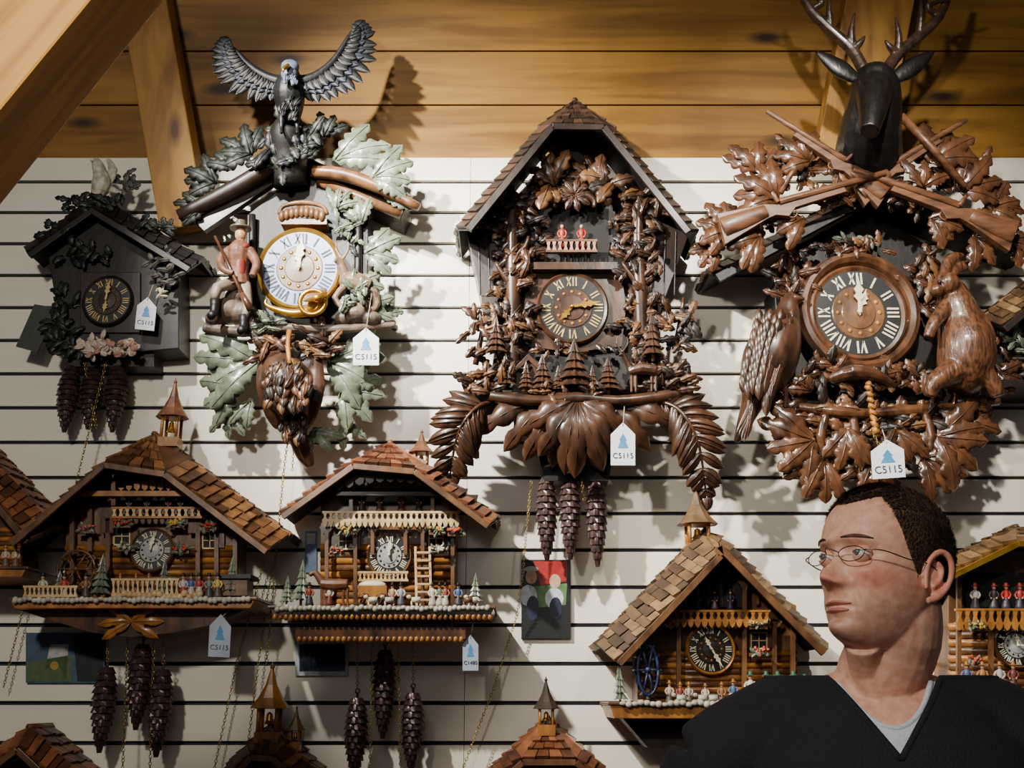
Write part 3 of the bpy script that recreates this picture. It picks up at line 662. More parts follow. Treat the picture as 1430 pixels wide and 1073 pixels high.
# ================================================================= CLOCK A
A_=thing("cuckoo_clock","small dark cuckoo clock with leafy roof and pale bird","clock",P(150,600,.05),"cuckoo clocks")
SHB=trio("blackened_shingle",(38,30,25),(28,22,19),(20,16,14))
roof(A_,(135,276),(38,348),(282,362),.16,.01,0,7,5,SHB,under=W_BLK,barge=8,bm=W_BLK,vl=18,vr=22,vd=.03)
mb=mk(W_BLK); prism(mb,[(66,352),(135,300),(250,356),(250,487),(90,500)],.003,.11); fin(mb,"case",A_,bevel=.003)
mb=mk(W_DK); box(mb,112,380,196,465,.1,.118); fin(mb,"dial_board",A_,bevel=.002)
for q in ((135,284,40,10,22,.15),(80,324,26,8,12,.14),(205,316,34,10,14,.14),(88,440,16,40,26,.112),(120,358,34,12,16,.115),(95,486,30,10,16,.115)):
    mb=mk(LEAFD); pell(mb,q[0],q[1],q[5],q[2]*.5,q[3]*.5,8); foliage(mb,*q[:5],20,11,q[5],.02,mats=LD); fin(mb,"dark_leaf_cluster",A_)
mb=mk(mat("worn_grey_leaf",(104,100,90),(54,52,47),.5,scale=(40,40,40),bump=.4)); foliage(mb,230,375,22,24,40,13,7,.14,.03,lobes=0); fin(mb,"grey_flower_bunch",A_)
mb=mk(_m["worn_grey_leaf"]); foliage(mb,178,254,14,10,12,18,9,.13,.02); fin(mb,"grey_twig",A_)
mb=mk(mat("pale_bird",(214,206,190),(146,136,118),.5,scale=(50,50,50),bump=.4))
ptube(mb,[(134,276,.16,8),(142,258,.165,14),(140,242,.17,10),(136,230,.175,8),(132,222,.18,5)],10,3); ptube(mb,[(150,252,.16,9),(158,238,.16,7),(150,222,.15,3)],8,2,flat=.4); ptube(mb,[(150,262,.16,6),(170,270,.15,3)],8,2,flat=.5); ptube(mb,[(132,222,.19,3),(126,225,.195,1.5)],6,1)
fin(mb,"carved_bird",A_,remesh=.002,label="whitish carved bird on the ridge")
dial(A_,151,421,35,.122,(W_DK,BLACK,W_DK,GILT,GILT,W_MED),185,5)
mb=mk(mat("edelweiss",(222,206,190),(176,156,138),.5,scale=(60,60,60),bump=.4)); foliage(mb,150,484,44,12,50,12,8,.13,.03,lobes=0)
mb.use(mat("pale_pink_petals",(196,150,130),(150,110,92),.5)); foliage(mb,155,488,38,8,14,10,7,.15,.02,lobes=0)
fin(mb,"flower_garland",A_,label="cream and pink carved flower garland")
mb=mk(col(60,68,56)); prism(mb,[(48,425),(80,430),(52,492),(22,484)],.1,.104); fin(mb,"leaflet",A_,label="green paper leaflet hanging from the clock")
for x,a,b in ((100,512,604),(132,514,600),(166,512,604)): cone_weight(A_,x,a,b,.08,16,(x,495))
mb=mk(W_BLK); box(mb,95,490,215,512,.02,.09); fin(mb,"movement_box",A_)
chain(A_,[(150,500,.1),(125,600,.1),(95,720,.1)]); chain(A_,[(118,505,.1),(135,600,.1)])
tag(204,438,.15,27,46,top=(214,398),tilt=6)
mb=mk(CREAM); foliage(mb,222,412,8,6,8,9,4,.15,.01,lobes=0,ang=40,aj=60); fin(mb,"dried_flower",A_)
# ================================================================= CLOCK D (stag)
Dk=thing("cuckoo_clock","large hunting cuckoo clock with stag head and crossed rifles","clock",P(1210,690,.05),"cuckoo clocks")
STG=mat("stag_black",(22,18,15),(8,7,6),.4,scale=(50,50,20),bump=.5,coat=.1)
mb=mk(STG)
ptube(mb,[(1212,262,.12,40),(1212,225,.2,46),(1216,180,.27,42),(1222,140,.31,36),(1222,112,.33,31),(1222,98,.33,20)],16,3)
ptube(mb,[(1222,122,.34,27),(1219,150,.4,21),(1216,172,.43,16),(1214,184,.44,14)],14,3)
SHd=fin(mb,"stag_head",Dk,remesh=.0035,smooth=3,label="almost black carved stag head")
for s,xx in ((-1,1198),(1,1246)):
    mb=mk(STG); ptube(mb,[(xx,112,.32,7),(xx+s*22,98,.32,14),(xx+s*44,82,.32,9),(xx+s*58,72,.32,2)],10,3,flat=.4); fin(mb,"stag_ear",SHd)
    mb=mk(mat("glass_eye",(70,40,16),(40,22,8),.1)); pell(mb,1221+s*20,132,.368,5,5); fin(mb,"stag_eye",SHd)
ANT=mat("antler_brown",(70,48,35),(28,20,14),.4,scale=(40,40,40),bump=.4,coat=.2)
for l in ([(1206,98,.33,9),(1190,70,.32,8.5),(1160,42,.32,8),(1132,14,.32,7),(1112,-20,.32,4)],[(1238,98,.33,9),(1254,76,.32,8.5),(1284,50,.32,8),(1312,22,.32,7),(1330,-20,.32,4)]):
    mb=mk(ANT); ptube(mb,l,9,3)
    s=-1 if l[1][0]<1222 else 1
    for i,(dx,dy) in ((1,(6,-52)),(2,(-4,-50)),(3,(-34,-28)),(1,(30,-20))):
        x,y,d,r=l[i]; ptube(mb,[(x,y,d,r*.8),(x-s*dx*.5*(-1 if i>2 else 1)+s*(4 if i==1 else 0),y+dy*.5,d+.015,r*.6),(x+s*(-dx*.6 if i<3 else -dx),y+dy,d+.02,1.6)],7,3)
    fin(mb,"antler",SHd,remesh=.0025)
roof(Dk,(1212,262),(990,380),(1436,346),.2,.01,0,9,6,SHD,under=W_BLK,barge=12,bm=W_BLK,vl=14,vr=14,vd=.04)
mb=mk(W_BLK); prism(mb,[(1080,400),(1110,345),(1210,290),(1300,345),(1320,400),(1310,560),(1095,560)],.003,.13); fin(mb,"case",Dk,bevel=.004)
def rifle(T,x0,y0,x1,y1,d,w,m):
    mb=mk(m); dx,dy=x1-x0,y1-y0; L=math.hypot(dx,dy); ux,uy=dx/L,dy/L; nx,ny=-uy,ux
    if ny<0: nx,ny=-nx,-ny
    q=lambda t,o:(x0+ux*L*t+nx*o,y0+uy*L*t+ny*o)
    prism(mb,[q(0,-w*.45),q(.28,-w*.3),q(.36,-w*.12),q(.75,-w*.12),q(.76,w*.12),q(.45,w*.2),q(.40,w*.5),q(.33,w*.3),q(.28,w*.35),q(0,w*.95)],d-.022,d)
    ptube(mb,[(*q(.01,w*.22),d-.004,w*.5),(*q(.14,w*.12),d,w*.42),(*q(.28,w*.02),d,w*.3)],12,3,flat=.5)
    a=q(.36,-w*.2); b=q(1,-w*.2); mb.use(m); ptube(mb,[(a[0],a[1],d-.004,w*.2),(b[0],b[1],d-.004,w*.15)],8,1)
    c=P(*q(.42,w*.4),d-.01); s=sc(x0,y0,d)*w*.22
    tube(mb,[c+V((s*math.cos(k),0,s*math.sin(k))) for k in [2*pi*i/10 for i in range(11)]],s*.2,5)
    ptube(mb,[(*q(.36,-w*.2),d+.004,w*.12),(*q(.34,-w*.7),d+.004,w*.1)],6,1)
    fin(mb,"carved_rifle",T,bevel=.005,label="glossy carved wooden rifle")
rifle(Dk,1005,312,1238,248,.29,32,W_RIF); rifle(Dk,1420,322,1190,243,.28,32,W_RIF)
rifle(Dk,1240,268,1068,160,.27,26,W_RIF); rifle(Dk,1196,266,1352,172,.26,26,W_RIF)
for l in ([(1258,162,.27,6),(1300,205,.27,6),(1348,262,.27,5)],[(1090,270,.25,4),(1120,215,.25,4)]):
    mb=mk(W_RIF); ptube(mb,l,8,1); fin(mb,"carved_staff",Dk)
RM=[W_RED,W_RED,W_MED,W_WAL,W_DK]
sp(Dk,"oak_leaf_spray",W_RED,[(1085,275,.24,(150,175,200,120,95),66,30,4),(1130,225,.24,(110,140,70,165,200),48,24,4),(1060,240,.22,(60,90,130,160),52,26),
 (1300,225,.24,(60,30,5,95),70,32,4),(1340,265,.24,(40,10,-15,70),66,30,4),(1290,260,.25,(80,30,130),48,20),(1385,290,.22,(60,20,-40,0,90),48,28),
 (1015,322,.24,(120,160,200,90,240),50,26),(1000,345,.22,(230,260,190),44,22),(1060,330,.25,(200,235,170,260),52,26),(1120,305,.25,(215,190,245),48,24),(1300,305,.25,(-20,-45,15,-70),50,26),(1360,330,.24,(-20,-60,20,-95),50,26),(1410,335,.22,(-30,-70,10),44,24)],label="glossy reddish-brown carved oak leaves")
for q in ((1190,346,46,10,26,20,11,.17),(1108,385,24,36,34,26,13,.16),(1296,400,24,46,38,28,14,.16),(1150,520,38,16,28,26,14,.18),(1250,525,38,16,28,26,14,.18),(1110,235,40,24,30,30,15,.2),(1160,275,36,16,24,26,13,.22),(1270,275,36,16,24,26,13,.22),(1335,235,40,28,30,30,15,.2),(1060,295,44,18,28,30,15,.2),(1385,315,40,18,26,30,15,.2),
  (1170,590,40,26,34,32,16,.17),(1260,600,44,28,38,32,16,.17),(1205,640,50,22,34,32,16,.16),(1120,590,40,24,26,30,15,.16),(1330,580,46,28,32,32,16,.16),(1385,470,18,40,22,26,13,.13)):
    clump(Dk,"carved_foliage",W_RED,*q[:7],q[7],.03,mats=RM,label="interlocking carved leaves and twigs")
mb=mk(W_RED); s=sc(1198,438,.19); c=P(1198,438,.17)
lathe(mb,c,[(84*s,-.04),(86*s,.01),(82*s,.03),(76*s,.034),(70*s,.026),(66*s,.014),(0,.01)],None,48,kz=1.05)
fin(mb,"dial_bezel",Dk,label="wide turned reddish wood bezel")
dial(Dk,1198,438,66,.192,(W_RED,BLACK,W_MED,CREAM,CREAM,W_LIT),20,2,1.05)
mb=mk(W_DK); box(mb,1165,338,1225,360,.13,.17); mb.use(LEAFG); foliage(mb,1196,335,28,5,14,12,6,.18,.02,lobes=0); fin(mb,"cuckoo_door",Dk)
mb=mk(W_WAL)
ptube(mb,[(1108,412,.2,7),(1102,424,.2,13),(1098,446,.2,20),(1086,475,.21,34),(1074,505,.21,38),(1062,535,.2,30),(1050,565,.18,16),(1036,600,.16,9),(1028,618,.15,4)],28,7)
ptube(mb,[(1110,416,.21,6),(1124,418,.215,2.5)],8,1); ptube(mb,[(1106,410,.2,4),(1096,396,.2,2)],6,1)
for x in (1072,1090): ptube(mb,[(x,525,.22,7),(x+8,552,.21,4),(x+6,570,.2,4)],8,2)
PH=fin(mb,"carved_pheasant",Dk,remesh=.003,smooth=6,label="plump carved pheasant perched beside the dial")
mb=mk(W_WAL)
for j in range(7):
    for i in range(8): leaf(mb,1108-j*8-i*3.2,432+i*13+(j%2)*7,.25+.028*math.sin(pi*(j+.5)/7)-(.02 if i==0 else 0),250+j*3,30,14,0,curl=.1,fold=.35)
for i in range(8): leaf(mb,1092-i*3,500+i*6,.27,250+i*1.5,56-i*2,13,0,curl=.06,fold=.3)
for i in range(7): leaf(mb,1066-i*3,530+i*4,.245,244+i*3,84-i*3,11,0,curl=.03)
fin(mb,"pheasant_feathers",PH)
FUR=mat("carved_fur",(116,74,48),(46,28,18),.36,scale=(110,110,26),bump=.8,coat=.3)
mb=mk(FUR)
ptube(mb,[(1330,400,.2,16),(1334,425,.21,26),(1342,455,.21,32),(1350,488,.22,39),(1345,520,.21,36),(1335,545,.2,22)],28,7)
pell(mb,1322,398,.23,19,18,20); pell(mb,1308,406,.245,10,9,11)
ptube(mb,[(1326,388,.22,6),(1336,376,.21,8),(1352,370,.2,7),(1364,378,.19,3)],12,3,flat=.6); ptube(mb,[(1318,386,.23,6),(1322,370,.22,8),(1334,358,.21,7),(1346,356,.2,3)],12,3,flat=.6)
ptube(mb,[(1322,430,.23,12),(1304,452,.26,9),(1296,472,.26,7)],14,4); ptube(mb,[(1362,440,.22,12),(1380,464,.24,9),(1386,490,.24,6)],14,4)
ptube(mb,[(1330,520,.24,20),(1306,534,.26,13),(1298,554,.255,9)],14,4); ptube(mb,[(1362,515,.23,20),(1386,536,.24,13),(1394,554,.24,9)],14,4)
ptube(mb,[(1375,525,.2,8),(1392,515,.2,5)],7,1)
HR=fin(mb,"carved_hare",Dk,remesh=.003,smooth=6,label="carved hare crouching beside the dial")
mb=mk(W_BLK); pell(mb,1312,394,.262,3.2,3.2); fin(mb,"hare_eye",HR)
mb=mk(W_RED)
ptube(mb,[(1110,568,.17,7),(1160,575,.2,9),(1210,578,.2,8),(1270,574,.2,9),(1330,570,.17,8),(1395,560,.14,6)],8,3)
for x,e in ((1160,-14),(1185,10),(1262,-8),(1285,16)): ptube(mb,[(x,560,.19,6),(x+e,610,.2,7),(x+e*.3,650,.18,5)],8,3)
ptube(mb,[(1160,530,.2,8),(1190,520,.23,11),(1225,525,.22,9),(1250,540,.2,4)],9,3)
fin(mb,"carved_branch",Dk,remesh=.003)
sp(Dk,"oak_leaf_spray",W_RED,[(1135,615,.2,(165,195,225,140,255),74,34,4),(1310,610,.2,(15,-12,-40,40,-75),78,34,4),(1150,640,.19,(200,235,265,290),62,30),(1290,640,.19,(-20,-55,-90,10),62,30),(1185,600,.21,(250,280,300,220),60,28),(1250,600,.21,(240,290,320),54,26),
 (1350,590,.17,(50,20,-10),50,26),(1100,560,.18,(200,160),34,18),(1395,520,.15,(-60,-20,20),34,20),(1130,545,.19,(60,100,140,180),34,18),(1290,545,.19,(30,80,120),34,18),(1220,640,.2,(240,270,300),54,26)],label="glossy carved oak leaves")
mb=mk(W_LIT)
n=24; c0=[(1212+12*i/n+2*math.sin(i*2.2),535+70*i/n,.25+.003*math.cos(i*2.2),4.5) for i in range(n+1)]; ptube(mb,c0,7,1); fin(mb,"twisted_rope",Dk)
chain(Dk,[(1216,600,.25),(1228,622,.25)])
tag(1240,641,.26,46,54,top=(1232,600),tilt=-4)
# ================================================================= generic chalet bits
DS=(W_MED,BLACK,SILV,CREAM,CREAM,W_DK)
def chalet(label,apex,eL,eR,df,hip,rows,cols,mats,body,bd,base,dialp,**k):
    T=thing("cuckoo_clock",label,"clock",P(apex[0],base[3],.03),"cuckoo clocks")
    roof(T,apex,eL,eR,df,.01,hip,rows,cols,mats,hipset=k.get('hipset',.07),barge=k.get('barge',8),bm=k.get('bm',W_MED),under=W_BLK,vl=k.get('vl',12),vr=k.get('vr',12),vd=k.get('vd',.05),sth=.007)
    x0,y0,x1,y1=body; ym=apex[1]+45
    mb=mk(W_MED); prism(mb,[(x0,y0),(apex[0]-18,ym),(apex[0]+18,ym),(x1,y0),(x1,y1),(x0,y1)],.003,bd-.012)
    logs(mb,x0,y0+(y1-y0)*.45,x1,y1,bd-.012,9,W_LIT,W_MED); fin(mb,"house_wall",T,label="log wall of honey brown wood")
    mb=mk(k.get('basem',W_LIT)); bx0,by0,bx1,by1=base
    prism(mb,[(bx0,by0),(bx1,by0),(bx1-6,by1),(bx0+6,by1)],.003,df+.01); mb.use(W_MED); box(mb,bx0-3,by0-4,bx1+3,by0,.003,df+.016)
    fin(mb,"base_shelf",T,bevel=.002)
    if dialp:
        px,py,r,ha,ma=dialp
        dial(T,px,py,r,bd+.012,k.get('ds',DS),ha,ma,1.02)
    return T
PST=mat("painted_stones",(216,210,196),(150,142,130),.5)
# ---------------- E
E=chalet("wide chalet cuckoo clock with hipped brown shingle roof and mill wheel",(215,608),(26,752),(400,748),.24,.3,11,9,SH,(92,700,330,838),.13,(14,838,356,850),(213,769,30,0,10),vl=14,vr=30,vd=.07)
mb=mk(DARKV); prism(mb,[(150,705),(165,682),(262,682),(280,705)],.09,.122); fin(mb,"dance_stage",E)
rail(E,155,282,708,724,.17,14,W_LIT,m2=W_PAL); 
for x,c in ((180,(60,56,90)),(205,(70,60,50)),(235,(90,50,60)),(252,(60,60,60))): figurine(E,x,716,26,.145,col(*c),col(*c),W_BLK)
posts(E,[(158,655,706,.17),(278,655,706,.17),(100,700,838,.15),(150,724,838,.15),(276,724,838,.15),(328,700,838,.15),(125,690,838,.14),(302,690,838,.14)],6)
mb=mk(W_LIT); beam3(mb,P(110,690,.18),P(320,690,.18),.014,.014); 
for i in range(10): prism(mb,[(165+i*11,668+abs(4.5-i)*3),(173+i*11,668+abs(4.5-i)*3),(173+i*11,682),(169+i*11,686),(165+i*11,682)],.17,.178)
fin(mb,"gable_fretwork",E)
for x in (140,262):
    mb=mk(W_RED); box(mb,x,722,x+18,745,.12,.15); fin(mb,"shutter",E,bevel=.001)
window(E,160,738,180,760,.128,W_RED); window(E,284,745,302,765,.128,W_RED)
for x,y,c in ((170,732,(200,70,50)),(245,732,(220,180,70)),(290,736,(200,70,50)),(118,740,(210,90,90)),(176,765,(220,210,180)),(252,768,(200,70,50))): flowers(E,x,y,12,.16,c)
wheel(E,106,795,26,.18,W_MED)
fir(E,138,838,62,34,.21); fir(E,226,838,56,26,.23); fir(E,322,832,54,28,.21); fir(E,80,836,38,20,.2)
rail(E,32,108,818,834,.25,12,W_PAL); rail(E,155,250,808,832,.245,14,W_PAL,label="pale picket fence")
for x,c,l in ((256,(210,205,200),(190,70,70)),(278,(176,70,70),(220,200,190)),(292,(120,130,120),(80,80,80)),(60,(200,190,170),(90,90,110)),(267,(90,110,160),(210,200,180)),(120,(150,110,80),(90,70,60)),(90,(180,70,60),(210,200,180)),(304,(200,180,90),(90,80,70))): figurine(E,x,836,34,.235,col(*c),col(*l),W_BLK)
for x,c in ((168,(200,190,170)),(190,(170,80,60)),(208,(210,205,200))): figurine(E,x,828,26,.2,col(*c),col(*c),W_LIT)
mb=mk(W_MED); box(mb,306,808,345,832,.15,.22); mb.use(W_BLK); box(mb,302,802,350,808,.14,.23); fin(mb,"wood_trough",E)
mb=mk(W_PAL)
for i in range(18): pell(mb,160+i*7,832+R.uniform(-3,3),.25,5,5)
fin(mb,"stacked_firewood",E); stones(E,18,350,838,.26,50,PST)
mb=mk(W_RED); prism(mb,[(20,850),(350,848),(300,872),(240,884),(185,890),(130,884),(75,868)],.08,.2)
mb.use(W_LIT); 
for a in (180,0,215,325,150,30): leaf(mb,183,868,.205,a,46,14,2)
fin(mb,"carved_apron",E,bevel=.002,label="glossy carved apron board with leaf motif")
turret(E,238,616,528,34,.12,SHR)
for x,a,b in ((150,932,1052),(200,900,1020),(228,935,1058)): cone_weight(E,x,a,b,.11,18,(x,880))
chain(E,[(178,890,.13),(172,1060,.13),(168,1120,.13)]); chain(E,[(215,890,.13),(208,1120,.13)]); chain(E,[(370,780,.05),(330,930,.05),(296,1090,.05)])
chain(E,[(62,735,.05),(30,860,.05),(5,960,.05)])
tag(307,888,.22,30,60,top=(320,852),tilt=3,m=mat("grey_tag",(170,180,196),(150,160,178),.5))
# ---------------- F
F=chalet("chalet cuckoo clock with reddish shingle roof and village figures",(545,620),(396,716),(692,724),.22,.34,9,9,SHR,(448,690,636,846),.12,(376,850,690,861),(544,777,31,-4,4),basem=W_RED,vl=10,vr=16,vd=.06)
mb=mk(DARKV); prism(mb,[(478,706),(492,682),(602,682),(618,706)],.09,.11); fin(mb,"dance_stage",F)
for x,c in ((505,(60,50,70)),(530,(80,60,50)),(560,(90,50,60)),(585,(60,60,60))): figurine(F,x,714,26,.135,col(*c),col(*c),W_BLK)
rail(F,450,642,714,728,.16,24,W_PAL,scal=True,label="pale scalloped balcony railing")
posts(F,[(456,736,846,.15),(496,736,846,.15),(566,736,775,.15),(590,736,846,.15),(632,736,846,.15),(490,672,714,.15),(604,672,714,.15),(520,736,775,.15)],5)
mb=mk(W_DK); beam3(mb,P(470,690,.17),P(620,690,.17),.01,.01)
for i in range(17):
    t=i/16; x=430+t*230; y=700-32*math.sin(pi*t)**.8; prism(mb,[(x-8,y-9),(x+8,y-9),(x+5,y+3),(x,y+6),(x-5,y+3)],.17,.18)
fin(mb,"gable_fretwork",F,label="carved dark fretwork under the gable")
window(F,474,746,492,766,.118,W_RED); window(F,600,742,618,762,.118,LEAFD)
mb=mk(W_PAL)
for x in (582,602): beam3(mb,P(x,850,.2),P(x-2,764,.165),.006,.006)
for i in range(7): y=838-i*11; beam3(mb,P(581,y,.196-.004*i),P(601,y,.196-.004*i),.005,.005)
fin(mb,"ladder",F)
for x,y,c in ((484,742,(206,160,60)),(610,742,(206,160,60)),(636,744,(200,80,60)),(470,772,(200,80,60)),(615,770,(220,210,190))): flowers(F,x,y,11,.165,c)
rail(F,500,570,798,812,.18,12,W_PAL)
fir(F,420,846,62,30,.2); fir(F,664,846,44,24,.2); fir(F,400,846,40,22,.19)
HORSE=mat("horse_brown",(130,84,56),(80,48,30),.5)
mb=mk(HORSE); ptube(mb,[(448,816,.21,7),(468,817,.21,8.5),(486,816,.21,7)],8,2); ptube(mb,[(450,814,.21,6),(440,800,.21,4.5),(432,804,.215,3)],8,2)
for x in (450,455,480,486): ptube(mb,[(x,820,.212,3),(x-1,834,.212,2),(x,847,.212,2)],6,1)
ptube(mb,[(491,814,.21,2),(496,830,.21,1.5)],5,1); fin(mb,"horse_figurine",F,remesh=.0018)
mb=mk(W_LIT); box(mb,500,818,540,834,.17,.22); mb.use(CREAM); pell(mb,520,818,.2,20,7)
fin(mb,"hay_cart",F); wheel(F,508,838,9,.225,W_MED,.006,name="cart_wheel"); wheel(F,533,838,9,.225,W_MED,.006,name="cart_wheel")
for x,c,l in ((604,(230,220,200),(200,190,180)),(560,(190,190,190),(90,90,110)),(622,(170,80,70),(220,210,190)),(640,(90,110,160),(70,70,80)),(432,(150,60,50),(60,60,80)),(548,(210,180,140),(150,60,50)),(460,(220,210,190),(120,60,50)),(614,(110,130,100),(200,190,170))): figurine(F,x,847,32,.21,col(*c),col(*l),W_BLK)
def goat(T,x,y,d,m_):
    mb=mk(m_); ptube(mb,[(x,y-10,d,4),(x+12,y-10,d,4.5)],7,1); pell(mb,x-4,y-14,d+.001,3.5,3)
    for q in (x,x+12): ptube(mb,[(q,y-8,d,1.5),(q,y,d,1.3)],5,1)
    fin(mb,"goat_figurine",T)
for x,m_ in ((575,CREAM),(648,W_MED),(655,CREAM),(515,CREAM),(538,PST)): goat(F,x,848,.225,m_)
stones(F,384,684,850,.235,46,PST)
mb=mk(W_RED); box(mb,412,876,650,893,.1,.21); mb.use(W_LIT)
for i in range(30): pell(mb,418+i*7.8,893,.205,4,5,4)
for i in range(40): pell(mb,384+i*7.7,862,.225,3.6,5,4)
mb.use(W_MED); box(mb,430,861,630,877,.003,.16); fin(mb,"carved_apron",F,bevel=.001,label="glossy stepped apron with scalloped edge")
turret(F,588,652,600,28,.12,SHR)
for x,a,b in ((499,975,1090),(538,908,1032),(577,968,1080)): cone_weight(F,x,a,b,.1,17,(x,880))
chain(F,[(392,740,.05),(372,840,.05),(340,1090,.05)]) ; chain(F,[(520,890,.13),(516,1100,.13)]); chain(F,[(556,890,.13),(560,1100,.13)])
tag(657,912,.2,22,50,txt="C1480",top=(662,862),m=mat("grey_tag",(170,180,196),(150,160,178),.5))
# ---------------- G
G=chalet("steep-roofed mill cuckoo clock with bell turret and dancing figures",(985,744),(838,900),(1150,900),.26,.1,11,8,SHP,(890,846,1112,985),.14,(852,985,1150,1004),(992,907,34,-25,150),ds=(W_LIT,BLACK,W_DK,CREAM,CREAM,W_LIT),bm=W_MED,barge=9,vl=32,vr=14,vd=.06)
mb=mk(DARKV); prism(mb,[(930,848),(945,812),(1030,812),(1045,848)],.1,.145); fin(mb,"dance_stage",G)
rail(G,902,1076,852,868,.19,18,W_LIT,scal=True,m2=W_LIT)
for x,c in ((955,(60,56,50)),(975,(60,60,60)),(998,(80,50,50)),(1020,(60,60,80))): figurine(G,x,852,28,.165,col(*c),col(*c),W_BLK)
posts(G,[(912,868,985,.17),(948,868,985,.17),(1040,868,985,.17),(1082,868,985,.17),(1108,868,985,.17),(935,812,852,.17),(1040,812,852,.17)],6)
for i in range(10):
    mb=mk(W_MED); post(mb,922+i*17,845,800+abs(4.5-i)*9,.145,4); fin(mb,"gable_batten",G)
wheel(G,905,936,34,.24,mat("blue_black_wheel",(44,58,96),(22,28,48),.4),.04,.42)
window(G,1050,885,1070,905,.148,W_RED)
for x,y,c in ((930,872,(200,80,60)),(1060,874,(206,160,60)),(1060,912,(200,80,60))): flowers(G,x,y,12,.195,c)
for x,c,l,h in ((1048,(222,216,200),(190,52,42),44),(1070,(60,120,90),(214,206,190),44),(1086,(200,190,170),(170,60,50),44),(1108,(150,110,70),(80,70,60),44),(935,(200,180,150),(90,80,70),32),(950,(150,70,60),(90,80,70),30),(962,(190,180,170),(120,100,90),30),(1008,(150,110,70),(110,80,60),30),(1024,(90,110,150),(200,190,170),34),(1124,(90,120,80),(90,60,50),40),(985,(220,200,170),(200,190,170),28)):
    figurine(G,x,984,h,.25,col(*c),col(*l),col(60,110,80) if x>1040 else W_LIT)
for x in (945,975,990,1025): goat(G,x,985,.268,PST)
fir(G,866,985,56,26,.22)
stones(G,866,1100,983,.28,28,PST)
turret(G,975,764,680,44,.15,SHP)
mb=mk(W_DK); prism(mb,[(870,1004),(1130,1004),(1090,1045),(905,1045)],.02,.16); fin(mb,"carved_apron",G)
# ---------------- H
H=chalet("golden-roofed chalet cuckoo clock with red-hatted dancers",(1420,738),(1298,800),(1540,800),.2,.25,7,8,SHP,(1325,790,1500,970),.12,(1290,968,1520,985),(1418,902,30,0,90),bm=GOLD)
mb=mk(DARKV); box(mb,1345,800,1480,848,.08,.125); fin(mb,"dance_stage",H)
rail(H,1335,1490,850,872,.17,14,W_LIT,scal=True)
for x,c in ((1362,(200,190,180)),(1388,(60,50,50)),(1405,(190,50,40)),(1424,(160,50,50))): figurine(H,x,852,36,.15,col(*c),col(60,50,60),col(180,50,40))
posts(H,[(1340,800,968,.16),(1385,872,968,.16)],6)
for x,y,c in ((1365,876,(206,160,60)),(1360,925,(200,80,60))): flowers(H,x,y,12,.17,c)
for x,c in ((1350,(90,100,140)),(1372,(176,120,70)),(1396,(200,190,180)),(1415,(120,60,50))): figurine(H,x,966,40,.19,col(*c),col(90,60,50),W_LIT)
# ---------------- I
I=thing("cuckoo_clock","dark cuckoo clock with pale weathered shingle roof","clock",P(1440,540,.03),"cuckoo clocks")
roof(I,(1490,350),(1372,446),(1608,446),.2,.01,.0,8,6,SHP,barge=9,under=W_BLK,vl=26,vr=20)
mb=mk(W_BLK); prism(mb,[(1400,436),(1490,372),(1580,436),(1580,530),(1400,530)],.003,.13); mb.use(W_DK); logs(mb,1400,450,1580,530,.13,7,W_DK,W_MED); box(mb,1392,530,1590,540,.003,.18); fin(mb,"house_wall",I)
clump(I,"carved_foliage",LEAFG,1418,470,10,30,16,18,9,.15,.02)
dial(I,1490,470,30,.14,(W_DK,BLACK,W_RED,GILT,GILT,W_MED),0,30)
# ---------------- J
J=chalet("chalet cuckoo clock with reddish shingle roof ending the row",(-60,590),(-200,736),(74,736),.22,.0,10,8,SHR,(-160,690,30,795),.12,(-180,795,36,806),(-60,750,28,0,90),vr=30)
for x in (8,22): figurine(J,x,793,30,.2,col(200,180,150),col(120,90,70),W_LIT)
# ---------------- bottom roofs
K=chalet("chalet cuckoo clock with brown shingle roof in the lowest row",(40,1018),(-60,1096),(134,1106),.2,.0,7,7,SHR,(-30,1090,100,1180),.12,(-50,1180,120,1192),None,vl=18,vr=18)
Lc=chalet("chalet cuckoo clock with onion bell turret on its roof",(378,1014),(290,1105),(466,1105),.2,.3,7,7,SH,(310,1090,440,1180),.12,(290,1180,460,1192),None,vl=16,vr=16)
turret(Lc,375,1026,925,42,.13,[W_MED,W_LIT,W_MED]); turret(Lc,412,1040,985,20,.12,SHP)
M_=chalet("chalet cuckoo clock with red roof and small turret",(765,1006),(664,1100),(868,1100),.2,.45,8,8,SHR,(690,1090,840,1180),.12,(670,1180,860,1192),None,hipset=.06,vl=14,vr=14)
turret(M_,763,1016,945,30,.13,SHD)
